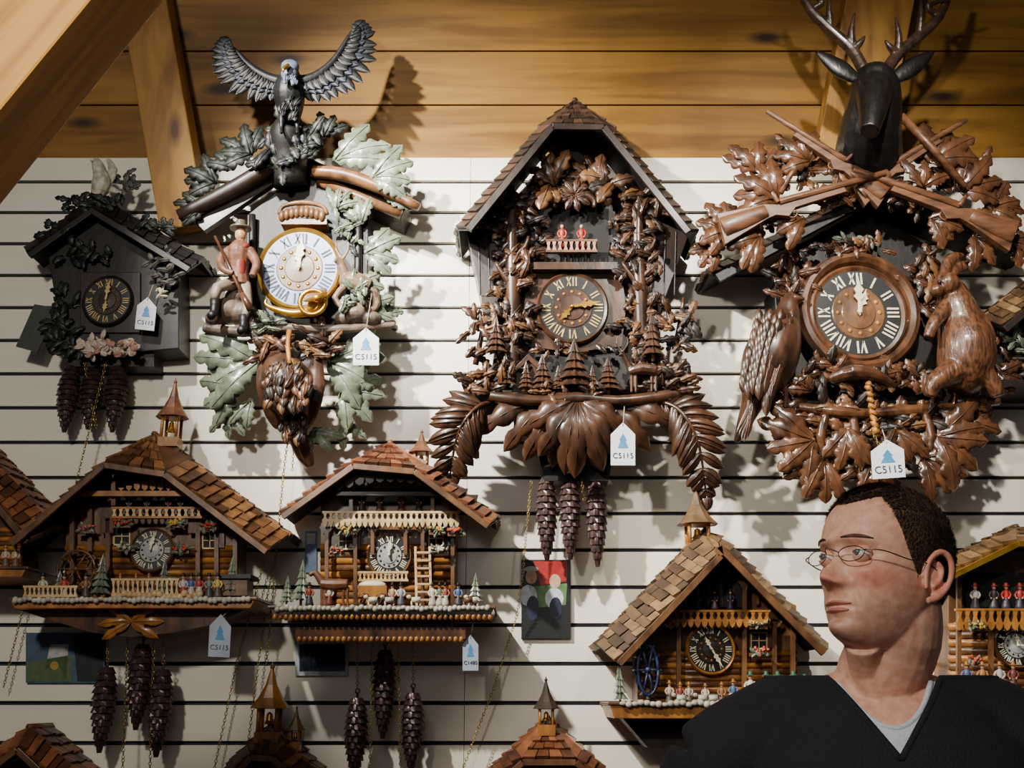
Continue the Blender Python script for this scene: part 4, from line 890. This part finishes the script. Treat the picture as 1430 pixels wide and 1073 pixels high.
# ================================================================= picture cards
def card(label,x0,y0,x1,y1,bg,shapes,d=.012):
    T=thing("picture_card",label,"picture",P((x0+x1)/2,y1,d),"picture cards")
    mb=mk(bg); box(mb,x0,y0,x1,y1,.001,d); fin(mb,"card_board",T)
    for nm,c,l in shapes:
        mb=mk(c)
        for q in l:
            if len(q)==4 and not isinstance(q[0],tuple): 
                x,y,rx,ry=q; prism(mb,[(x+rx*math.cos(2*pi*k/14),y+ry*math.sin(2*pi*k/14)) for k in range(14)],d,d+.0012+.0002*R.random())
            else: prism(mb,list(q),d,d+.0008)
        fin(mb,nm,T)
skin=col(216,170,140)
card("tall printed card of two children in traditional vests",728,782,797,892,col(20,24,26),
 [("printed_backdrop",col(170,40,36),[((745,784),(792,784),(792,812),(755,818))]),("printed_meadow",col(90,130,80),[((738,820),(792,815),(790,845),(742,850))]),
  ("printed_face",skin,[(742,806,8,10)]),("printed_face",skin,[(775,812,8,10)]),("printed_shirt",col(206,214,226),[(738,832,12,15)]),("printed_shirt",col(206,214,226),[(774,836,13,15)]),
  ("printed_vest",col(30,34,60),[(744,850,9,18)]),("printed_vest",col(30,34,60),[(776,850,9,16)]),("printed_hat",col(200,206,214),[(742,795,10,4)])])
card("blue and green printed landscape card",36,884,146,954,col(70,96,120),
 [("printed_field",col(90,110,70),[((38,925),(100,915),(100,952),(38,952))]),("printed_path",col(196,196,190),[((70,900),(96,900),(92,950),(60,950))]),("printed_house",col(30,34,40),[((102,886),(144,886),(144,952),(108,952))]),("printed_flower",col(180,150,60),[(76,930,6,6)])])
card("dark blue printed card with pale border",412,896,486,944,col(190,198,204),[("printed_night_scene",col(24,30,46),[((418,900),(482,900),(482,938),(418,938))]),("printed_hills",col(70,90,120),[((418,925),(450,915),(482,928),(482,938),(418,938))])])
card("narrow blue printed card beside the chalet",426,742,442,800,col(120,150,200),[("printed_band",col(220,226,236),[((428,745),(440,745),(440,760),(428,760))])])
# ================================================================= MAN
HD=1.52
hc=P(1234,797,HD)
psi=math.radians(60); pit=math.radians(10)
f=V((-math.sin(psi),-math.cos(psi),0)); Yv=(f*math.cos(pit)+V((0,0,1))*math.sin(pit)).normalized(); Xv=Yv.cross(V((0,0,1))).normalized(); Zv=Xv.cross(Yv)
MH=Matrix(((Xv.x,Yv.x,Zv.x),(Xv.y,Yv.y,Zv.y),(Xv.z,Yv.z,Zv.z)))
HH=.236
tab=[(0,.044,.0,.018),(.03,.068,-.006,.030),(.08,.084,-.018,.041),(.14,.087,-.032,.049),(.2,.087,-.047,.055),(.3,.088,-.070,.063),(.4,.089,-.088,.069),(.5,.088,-.100,.0725),(.6,.092,-.104,.0750),(.7,.090,-.103,.0755),(.8,.080,-.094,.0715),(.88,.064,-.078,.061),(.94,.045,-.056,.045),(.98,.024,-.032,.026),(1,.001,-.001,.001)]
def ht(t):
    n=len(tab)
    for i in range(n-1):
        if t<=tab[i+1][0]:
            a,b=tab[i],tab[i+1]; z=tab[max(0,i-1)]; e=tab[min(n-1,i+2)]; dt=b[0]-a[0]; u=(t-a[0])/dt; out=[]
            for j in (1,2,3):
                m0=(b[j]-z[j])/(b[0]-z[0])*dt; m1=(e[j]-a[j])/(e[0]-a[0])*dt
                if t>.94: m0=m1=b[j]-a[j]
                out.append((2*u**3-3*u*u+1)*a[j]+(u**3-2*u*u+u)*m0+(-2*u**3+3*u*u)*b[j]+(u**3-u*u)*m1)
            return out
    return list(tab[-1][1:])
g=lambda x,s: math.exp(-(x/s)**2)
ET=.512
def hp(t,a,off=0):
    t=max(0,min(1,t)); yf,yb,w=ht(t); c,s=math.cos(a),math.sin(a)
    x=(w+off)*math.copysign(abs(c)**.94,c); y=((yf+off)*s**.94 if s>0 else (yb-off)*abs(s)**.94)
    if s>0:
        fr=min(1,s*1.6)
        if t>.29: n=.030*g(t-.345,.034 if t<.345 else .112)
        else: n=.030*g(.055,.034)*g(t-.29,.012)
        wd=.0090+.0064*g(t-.335,.03)
        y+=n*g(x,wd)*fr+.0058*g(abs(x)-.0135,.0055)*g(t-.325,.02)
        y-=.0135*g(abs(x)-.031,.016)*g(t-ET,.042)
        y+=.0075*g(abs(x)-.026,.024)*g(t-ET-.078,.026)+.003*g(x,.02)*g(t-.60,.04)
        y+=.006*g(abs(x)-.046,.018)*g(t-.40,.06)
        y-=.0026*g(abs(x)-.026,.010)*g(t-.455,.012)
        y+=.0056*g(x,.018)*g(t-.228,.015)+.0064*g(x,.016)*g(t-.180,.014)-.0055*g(x,.023)*g(t-.204,.006)
        y+=.0080*g(x,.017)*g(t-.075,.045)-.0050*g(x,.02)*g(t-.138,.018)
        y-=.0036*g(abs(x)-.024-.07*(.32-t),.0038)*g(t-.265,.055)
        y+=.0034*g(abs(x)-.036,.012)*g(t-.22,.05)
        for k_ in (.70,.735,.77): y-=.0011*g(t-k_,.006)*g(x,.045)
    return V((x,y,(t-.5)*HH+off*(1 if t>.9 else 0)))
def H2W(p): return hc+MH@p
def headgrid(mb,nz=120,na=170,off=0):
    vs=[H2W(hp(i/nz,2*pi*k/na,off)) for i in range(nz+1) for k in range(na)]
    mb.add(vs,[[i*na+k,i*na+(k+1)%na,(i+1)*na+(k+1)%na,(i+1)*na+k] for i in range(nz) for k in range(na)]+[list(range(na)),[nz*na+k for k in range(na)]],True)
zn=hc.z-.158; B0=V((hc.x-.010,hc.y+.03,zn))
by=math.radians(10); MBd=Matrix.Rotation(-by,3,'Z')
def W(x,y,z): return B0+MBd@V((x,y,z))
def torso(mb,o,neck=0):
    rings=[(-.66,.165,.115,.0),(-.5,.16,.115,.0),(-.3,.18,.125,-.005),(-.16,.19,.122,-.01),(-.08,.178,.108,-.005),(-.03,.125,.086,.004),(.0,.080,.070,.012)]
    n=48; vs=[]
    R2,_=smoothpts([V(r[:3]) for r in rings],[1]*len(rings),4); Y2,_=smoothpts([V((r[3],0,0)) for r in rings],[1]*len(rings),4)
    for (z,w,d),yy in zip([tuple(q) for q in R2],Y2):
        for k in range(n):
            a=2*pi*k/n; c,s=math.cos(a),math.sin(a)
            vs.append(W((w+o)*math.copysign(abs(c)**.85,c),(d+o)*math.copysign(abs(s)**.85,s)+yy.x,z+(o if z>-.05 else 0)))
    m=len(R2); mb.add(vs,[[i*n+k,i*n+(k+1)%n,(i+1)*n+(k+1)%n,(i+1)*n+k] for i in range(m-1) for k in range(n)]+[list(range(n)),[(m-1)*n+k for k in range(n)]])
    q,r=smoothpts([W(-.240,.0,-.118),W(-.185,0,-.088),W(-.100,.01,-.046),W(0,.015,-.02),W(.100,.01,-.046),W(.185,0,-.088),W(.240,0,-.118)],[.062+o,.067+o,.064+o,.066+o,.064+o,.067+o,.062+o],6); tube(mb,q,r,32)
    for s in (-1,1):
        q,r=smoothpts([W(s*.222,0,-.110),W(s*.258,.0,-.2),W(s*.270,.02,-.37),W(s*.265,.0,-.5),W(s*.25,-.04,-.63)],[.066+o,.062+o,.048+o,.042+o,.033+o],5); tube(mb,q,r,28)
    if neck: tube(mb,[W(0,.015,-.04),W(0,.015,.0),W(0,.015,.05)],[.094+o,.080+o,.071+o],32)
def remeshed(mb,name,vox,it,fac=.6):
    me,c=build(mb,name); o=bpy.data.objects.new(name,me); link(o)
    r=o.modifiers.new("r",'REMESH'); r.mode='VOXEL'; r.voxel_size=vox; r.use_smooth_shade=True
    if it: q=o.modifiers.new("s",'SMOOTH'); q.iterations=it; q.factor=fac
    bpy.context.view_layer.update()
    m2=bpy.data.meshes.new_from_object(o.evaluated_get(bpy.context.evaluated_depsgraph_get()))
    m2.name=name; bpy.data.objects.remove(o)
    m2.materials.clear(); m2.materials.append(mb.mats[0])
    for p in m2.polygons: p.material_index=0; p.use_smooth=True
    return m2,c
def place(me,c,name,parent,label=None):
    o=bpy.data.objects.new(name,me); link(o); o.parent=parent; o.location=c-wloc(parent)
    if label: o["label"]=label
    return o
MAN=thing("person","person with short brown hair, glasses and black sweater, looking aside","person",V((B0.x,B0.y,0)))
SKIN=mat("skin",(255,255,255),(222,208,200),.52,scale=(80,80,80),detail=8,bump=.2)
nt=SKIN.node_tree; b_=nt.nodes["Principled BSDF"]; b_.inputs['Subsurface Weight'].default_value=.12; b_.inputs['Subsurface Radius'].default_value=(.01,.004,.002)
at=nt.nodes.new("ShaderNodeAttribute"); at.attribute_name="tone"; mx=nt.nodes.new("ShaderNodeMixRGB"); mx.blend_type='MULTIPLY'; mx.inputs[0].default_value=1
nt.links.new(b_.inputs['Base Color'].links[0].from_socket,mx.inputs[1]); nt.links.new(at.outputs['Color'],mx.inputs[2]); nt.links.new(mx.outputs[0],b_.inputs['Base Color'])
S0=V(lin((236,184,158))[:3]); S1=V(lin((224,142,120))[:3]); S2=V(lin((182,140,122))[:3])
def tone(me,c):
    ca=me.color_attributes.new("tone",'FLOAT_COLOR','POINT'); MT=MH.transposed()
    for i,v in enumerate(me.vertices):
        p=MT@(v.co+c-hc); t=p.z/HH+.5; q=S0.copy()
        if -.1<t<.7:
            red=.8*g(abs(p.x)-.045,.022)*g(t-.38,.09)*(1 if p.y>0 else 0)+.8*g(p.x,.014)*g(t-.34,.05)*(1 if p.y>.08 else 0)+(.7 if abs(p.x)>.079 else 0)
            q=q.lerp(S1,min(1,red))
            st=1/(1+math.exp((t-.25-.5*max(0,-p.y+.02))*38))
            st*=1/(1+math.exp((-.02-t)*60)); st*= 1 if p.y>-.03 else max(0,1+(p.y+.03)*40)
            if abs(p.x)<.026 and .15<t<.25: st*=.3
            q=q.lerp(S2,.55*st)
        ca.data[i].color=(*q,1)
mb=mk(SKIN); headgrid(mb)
q,r=smoothpts([W(0,.015,-.08),W(0,.015,0.0),H2W(V((0,-.030,-.085))),H2W(V((0,-.03,-.03)))],[.066,.061,.059,.056],4); tube(mb,q,r,24)
q,r=smoothpts([H2W(V((0,.035,-.106))),W(-.018,-.028,.02),W(-.008,-.026,-.03)],[.026,.024,.02],4); tube(mb,q,r,14)
q,r=smoothpts([H2W(V((.060,-.03,-.05))),W(.03,-.018,.02),W(.012,-.032,-.035)],[.013,.015,.012],4); tube(mb,q,r,12)
torso(mb,-.014)
EZ=-.012
for s in (-1,1):
    e=lambda y,z,x=0: H2W(V((s*(.0735+x),y-.004,z+EZ)))
    pth=[e(.008,-.022,.004),e(.008,.0,.004),e(.006,.018,.008),e(-.006,.031,.014),e(-.02,.025,.018),e(-.025,.004,.017),e(-.018,-.018,.013),e(-.006,-.032,.006),e(.004,-.036,.002)]
    q,r=smoothpts(pth,[.0035,.0035,.004,.0046,.0046,.0044,.004,.0055,.0045],3); tube(mb,q,r,8)
    q,r=smoothpts([e(-.002,-.018,.006),e(-.012,-.006,.010),e(-.014,.010,.011),e(-.006,.018,.009)],[.003]*4,3); tube(mb,q,r,8)
    ell(mb,H2W(V((s*.076,-.012,-.003+EZ))),(.005,.015,.026),MH@Matrix.Rotation(s*.25,3,'Z'))
for s in (-1,1):
    tube(mb,[W(s*.25,-.04,-.62),W(s*.247,-.055,-.68)],[.028,.026],10)
    ell(mb,W(s*.245,-.065,-.715),(.02,.036,.045),MBd)
    for i,(yy,L) in enumerate(((-.03,.07),(-.01,.08),(.01,.076),(.028,.062))):
        tube(mb,[W(s*.245,-.065+yy,-.74),W(s*.24,-.07+yy,-.74-L*.55),W(s*.228,-.068+yy,-.74-L)],[.009,.0085,.007],8)
    tube(mb,[W(s*.24,-.09,-.70),W(s*.225,-.115,-.73),W(s*.215,-.12,-.76)],[.011,.01,.008],8)
    q,r=smoothpts([W(s*.085,0,-.62),W(s*.095,0,-.85),W(s*.1,0,-1.05),W(s*.1,.02,-1.25),V((W(s*.1,.02,0)).to_tuple()[:2]+(.09,))],[.09,.078,.056,.05,.036],3); tube(mb,q,r,14)
    a=W(s*.1,.03,0); b=W(s*.11,-.16,0); tube(mb,[V((a.x,a.y,.045)),V((b.x,b.y,.03))],[.04,.03],10)
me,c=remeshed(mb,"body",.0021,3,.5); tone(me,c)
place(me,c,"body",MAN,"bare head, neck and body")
inv=MBd.transposed()
def bvh_of(me,c):
    return BVHTree.FromPolygons([inv@(v.co+c-B0) for v in me.vertices],[list(p.vertices) for p in me.polygons])
def delfaces(me,c,fn):
    bm=bmesh.new(); bm.from_mesh(me)
    dl=[f_ for f_ in bm.faces if fn(inv@(f_.calc_center_median()+c-B0))]
    bmesh.ops.delete(bm,geom=dl,context='FACES'); bm.to_mesh(me); bm.free()
def front(bv,x,z):
    h=bv.ray_cast(V((x,-.5,z)),V((0,1,0)))[0]; return h
def topz(bv,x,y):
    h=bv.ray_cast(V((x,y,.3)),V((0,0,-1)))[0]; return h
BLK=mat("black_knit",(20,22,32),(10,12,19),.85,scale=(300,300,300),bump=.4)
# sweater : solid torso with neck slope, then the V-neck opening is cut
mb=mk(BLK); torso(mb,.010,1)
me,c=remeshed(mb,"sweater",.004,22)
bv=bvh_of(me,c)
YC=.015; ZTOP=.012; VZ=-.090; KX=.72
def sw_open(p): return (p.z>ZTOP) or (p.z>VZ and p.y<YC and abs(p.x)<KX*(p.z-VZ))
delfaces(me,c,sw_open)
SW=place(me,c,"sweater",MAN,"black V-neck knit sweater")
sd=SW.modifiers.new("thick",'SOLIDIFY'); sd.thickness=.003; sd.offset=1
path=[]
N_=16
for i in range(N_+1):     # V left side upwards
    z=VZ+(ZTOP-VZ)*i/N_; x=-KX*(z-VZ); h=front(bv,x,min(z,ZTOP-.001))
    if h: path.append(h)
# around the back at ZTOP : horizontal rays towards neck centre
xl=path[-1]; a0=math.atan2(xl.y-YC,xl.x)
ring=[]
for i in range(1,40):
    a=a0-(2*pi-2*(a0+pi/2 if a0<0 else 0))*0
    ring.append(i)
back=[]
al=math.atan2(xl.y-YC,xl.x)      # negative, left-front quadrant
start=al if al>0 else al+2*pi    # between pi and 3pi/2
end=pi-start                     # mirrored on the right (negative angle)
for i in range(1,48):
    a=start+(end-start)*i/48
    h=bv.ray_cast(V((.3*math.cos(a),YC+.3*math.sin(a),ZTOP-.001)),V((-math.cos(a),-math.sin(a),0)))[0]
    if h: back.append(h)
right=[]
for i in range(N_,-1,-1):
    z=VZ+(ZTOP-VZ)*i/N_; x=KX*(z-VZ); h=front(bv,x,min(z,ZTOP-.001))
    if h: right.append(h)
full=path+back+right
mb=mk(BLK); tube(mb,[B0+MBd@p for p in full],.0052,8); fin(mb,"ribbed_collar",SW)
GREY=mat("grey_tshirt",(212,216,226),(194,200,212),.8,scale=(200,200,200),bump=.2)
mb=mk(GREY); torso(mb,.000,1)
me,c=remeshed(mb,"undershirt",.004,16)
bv=bvh_of(me,c)
cz=lambda x:-.052+.060*(abs(x)/.062)**2
delfaces(me,c,lambda p:(p.y<YC and p.z>cz(p.x)) or p.z>.006 or p.z<-.35)
US=place(me,c,"undershirt",MAN,"pale grey crew-neck T-shirt"); sd=US.modifiers.new("thick",'SOLIDIFY'); sd.thickness=.002; sd.offset=1
pts=[]
for i in range(25):
    x=-.061+.122*i/24; h=front(bv,x,cz(x))
    if h: pts.append(B0+MBd@h)
mb=mk(GREY); tube(mb,pts,.0042,8); fin(mb,"crew_collar",US)
mb=mk(mat("dark_denim",(40,46,64),(26,30,44),.8,scale=(200,200,200),bump=.3))
for s in (-1,1):
    q,r=smoothpts([W(s*.07,0,-.60),W(s*.085,0,-.7),W(s*.1,0,-1.05),W(s*.1,.02,-1.25),V((W(s*.1,.02,0)).to_tuple()[:2]+(.07,))],[.1,.105,.075,.066,.06],3); tube(mb,q,r,16)
ell(mb,W(0,0,-.66),(.165,.115,.1),MBd)
fin(mb,"trousers",MAN,remesh=.008,smooth=6)
for s in (-1,1):
    mb=mk(W_BLK); a=W(s*.1,.05,0); b=W(s*.115,-.19,0); q=[a.lerp(b,t) for t in (0,.3,.7,1)]
    tube(mb,[V((p.x,p.y,z)) for p,z in zip(q,(.05,.055,.042,.034))],[.045,.05,.046,.033],12); fin(mb,"shoe",MAN)
def hl(a):
    an=math.degrees(a)%360
    fa=abs(an-90) if an<=270 else abs(an-450)
    pts=[(0,.825),(22,.845),(38,.875),(50,.81),(60,.715),(68,.61),(76,.50),(84,.43),(90,.46),(98,.52),(106,.47),(114,.36),(125,.25),(180,.20)]
    for (x0,y0),(x1,y1) in zip(pts,pts[1:]):
        if fa<=x1: return y0+(y1-y0)*(fa-x0)/(x1-x0)
    return .2
HAIR=mat("short_brown_hair",(92,66,48),(42,30,22),.6,scale=(300,300,300),bump=.5,detail=4)
mb=mk(HAIR); na=220; nz=70; vs=[]
for i in range(nz+1):
    for k in range(na):
        a=2*pi*k/na; t0=hl(a)+.016*noise.noise(V((math.cos(a)*14,math.sin(a)*14,0))); kk=i/nz; t=t0+(1-t0)*kk
        th=.0003+.0040*min(1,kk*3)**1.1
        p=hp(t,a,0); q_=noise.noise(V((p.x*90,p.y*90,p.z*40)))*.0014
        nrm=V((p.x,p.y,p.z*.9+.01)).normalized()
        vs.append(H2W(p+nrm*(th+q_*min(1,kk*6))))
mb.add(vs,[[i*na+k,i*na+(k+1)%na,(i+1)*na+(k+1)%na,(i+1)*na+k] for i in range(nz) for k in range(na)]+[[nz*na+k for k in range(na)]],True)
HR2=[HAIR,mat("hair_strand_light",(128,96,70),(92,66,48),.5),mat("hair_strand_dark",(62,44,32),(34,24,18),.5)]
RH=random.Random(3)
for i in range(14000):
    a=RH.uniform(0,2*pi); t0=hl(a); lim=1-(t0+.002); t=1-lim*RH.random()**.62
    if t>.995: continue
    if t-t0<.03 and RH.random()<.4: continue
    p=hp(t,a,0); n_=V((p.x,p.y,p.z*.9+.01)).normalized()
    comb=V((0,.9,.1)) if t>.78 else V((0,.45-.5*(p.y<0),-1))
    comb=(comb+V((RH.uniform(-.35,.35),RH.uniform(-.35,.35),RH.uniform(-.35,.35)))); comb=(comb-n_*comb.dot(n_)).normalized()
    L=(.007+.006*max(0,min(1,(t-.6)/.3)))*RH.uniform(.7,1.2); up_=.34 if t>.78 else .10
    if t-t0<.06: L*=.6
    b0=p+n_*(.0030*min(1,(t-t0)*8)); m1=b0+(comb*.55+n_*up_)*L*.8; e1=b0+(comb*1.0+n_*up_*1.1)*L
    sd_=comb.cross(n_).normalized()*.00055
    mb.use(RH.choice(HR2)); mb.add([H2W(b0-sd_),H2W(b0+sd_),H2W(m1+sd_*.8),H2W(m1-sd_*.8),H2W(e1)],[[0,1,2,3],[3,2,4]])
fin(mb,"hair",MAN,label="short dark brown hair")
def patch(name,mat_,ts,xs,off,nx=16,nt=6,label=None,crv=0):
    mb=mk(mat_); vs=[]
    for i in range(nt+1):
        for k in range(nx+1):
            u=k/nx; x=xs[0]+(xs[1]-xs[0])*u; env=math.sin(pi*min(.97,max(.03,u)))**.6; tm=(ts[0]+ts[1])/2+crv*math.sin(pi*u); t=tm+(i/nt-.5)*(ts[1]-ts[0])*env
            w=ht(t)[2]; c_=max(-1,min(1,x/w)); a=math.acos(math.copysign(abs(c_)**(1/.94),c_)); p=hp(t,a); e=math.sin(pi*i/nt)
            vs.append(H2W(p+V((0,off*(.3+e),0))))
    mb.add(vs,[[i*(nx+1)+k,i*(nx+1)+k+1,(i+1)*(nx+1)+k+1,(i+1)*(nx+1)+k] for i in range(nt) for k in range(nx)],True); fin(mb,name,MAN,label=label)
LIP=mat("lips",(192,120,104),(170,102,90),.45)
patch("upper_lip",LIP,(.207,.236),(-.023,.023),.0016); patch("lower_lip",LIP,(.166,.201),(-.020,.020),.0016)
BRW=mat("eyebrow_hair",(110,80,58),(70,48,35),.8,scale=(300,300,300),bump=.5)
for s in (-1,1):
    patch("eyebrow",BRW,(ET+.068,ET+.092),(s*.014,s*.050) if s>0 else (-.050,-.014),.0020,crv=.010)
    ec=V((s*.031,.0735,(ET-.5)*HH-.001)); mb=mk(mat("eye_white",(214,206,200),(200,190,184),.2)); ell(mb,H2W(ec),.0122,n=20,m=14)
    gz=V((.05,1,.10)).normalized(); mb.use(mat("iris",(66,72,74),(44,48,50),.2)); ell(mb,H2W(ec+gz*.0090),(.0056,.0056,.0056),n=14,m=10)
    mb.use(mat("pupil",(8,8,8),(4,4,4),.15)); ell(mb,H2W(ec+gz*.0125),(.0026,.0026,.0026),n=10,m=8); fin(mb,"eye",MAN)
    nn=20;mm=8
    for (z0,z1) in ((18,95),(-75,-20)):
        vs=[]
        for i in range(mm+1):
            el=math.radians(z0+(z1-z0)*i/mm)
            for k in range(nn+1):
                az=pi*k/nn; rr=.0137
                e2=el*(1-.55*abs(math.cos(az))**2) if (i==0 if z0>0 else i==mm) else el
                vs.append(ec+V((math.cos(az)*math.cos(e2)*rr*1.08,math.sin(az)*math.cos(e2)*rr,math.sin(e2)*rr*.95)))
        mb=mk(mat("eyelid_skin",(220,164,140),(204,148,124),.5)); mb.add([H2W(v) for v in vs],[[i*(nn+1)+k,i*(nn+1)+k+1,(i+1)*(nn+1)+k+1,(i+1)*(nn+1)+k] for i in range(mm) for k in range(nn)],True); fin(mb,"eyelid",MAN)
# glasses
T=thing("eyeglasses","thin metal-rimmed narrow oval eyeglasses worn by the person","glasses",H2W(V((0,.1,-.02))))
MET=mat("thin_metal_frame",(120,110,104),(80,72,66),.25,.9)
GZ=(ET-.5)*HH-.004
for s in (-1,1):
    F3=lambda q,k=1: V((s*.031+.0200*k*math.cos(q),.0985-.16*max(0,abs(s*.031+.0200*k*math.cos(q))-.012),GZ+.0115*k*math.sin(q)*(1 if math.sin(q)<0 else .8)))
    mb=mk(MET); tube(mb,[H2W(F3(2*pi*k/32)) for k in range(33)],.0007,6); fin(mb,"rim",T)
    mb=mk(MET); q,r=smoothpts([H2W(V((s*.0505,.0925,GZ+.003))),H2W(V((s*.0700,.078,GZ+.003))),H2W(V((s*.0790,.04,-.002))),H2W(V((s*.080,.0,.0))),H2W(V((s*.080,-.022,-.012)))],[.0009]*5,4); tube(mb,q,r,6); fin(mb,"temple_arm",T)
    mb=mk(mat("lens",(240,244,248),(235,240,245),.03,alpha=.06)); mb.add([H2W(F3(2*pi*k/28,.98)) for k in range(28)],[list(range(28))]); fin(mb,"lens",T)
mb=mk(MET); q,r=smoothpts([H2W(V((-.0115,.0985,GZ+.002))),H2W(V((0,.111,GZ+.006))),H2W(V((.0115,.0985,GZ+.002)))],[.0008]*3,4); tube(mb,q,r,6)
fin(mb,"bridge",T)
# ================================================================= LIGHT
def area(name,loc,tgt,size,power,colr):
    l=bpy.data.lights.new(name,'AREA'); l.shape='DISK'; l.size=size; l.energy=power; l.color=colr
    o=bpy.data.objects.new(name,l); link(o); o.location=loc; o.rotation_euler=(V(tgt)-V(loc)).to_track_quat('-Z','Y').to_euler(); return o
def spot(name,loc,tgt,size,power,colr,ang,blend):
    l=bpy.data.lights.new(name,'SPOT'); l.shadow_soft_size=size; l.energy=power; l.color=colr; l.spot_size=math.radians(ang); l.spot_blend=blend
    o=bpy.data.objects.new(name,l); link(o); o.location=loc; o.rotation_euler=(V(tgt)-V(loc)).to_track_quat('-Z','Y').to_euler(); return o
spot("spot_and_fill_light",(-1.35,-1.7,3.6),(.05,0,2.5),.04,1000,(1,.95,.85),56,1)
spot("spot_and_fill_light",(.75,-1.9,3.6),(.95,0,2.5),.04,300,(1,.93,.82),56,1)
spot("spot_and_fill_light",(-.75,-1.75,3.5),tuple(P(610,370,0)),.04,420,(1,.96,.88),30,1)  # extra spot added for glare on the wall between two clocks
area("spot_and_fill_light",(-1.0,-3.3,2.9),(.3,0,1.8),.2,46,(1,.93,.82))  # unseen fill light added to brighten the man and the brace
area("spot_and_fill_light",(-.3,-3.5,2.7),(0,0,1.9),1.0,6,(1,.95,.88))  # broad weak fill added from the front, no actual lamp
w=bpy.data.worlds.new("world"); bpy.context.scene.world=w; w.use_nodes=True
w.node_tree.nodes["Background"].inputs[0].default_value=(.88,.88,1,1); w.node_tree.nodes["Background"].inputs[1].default_value=.05
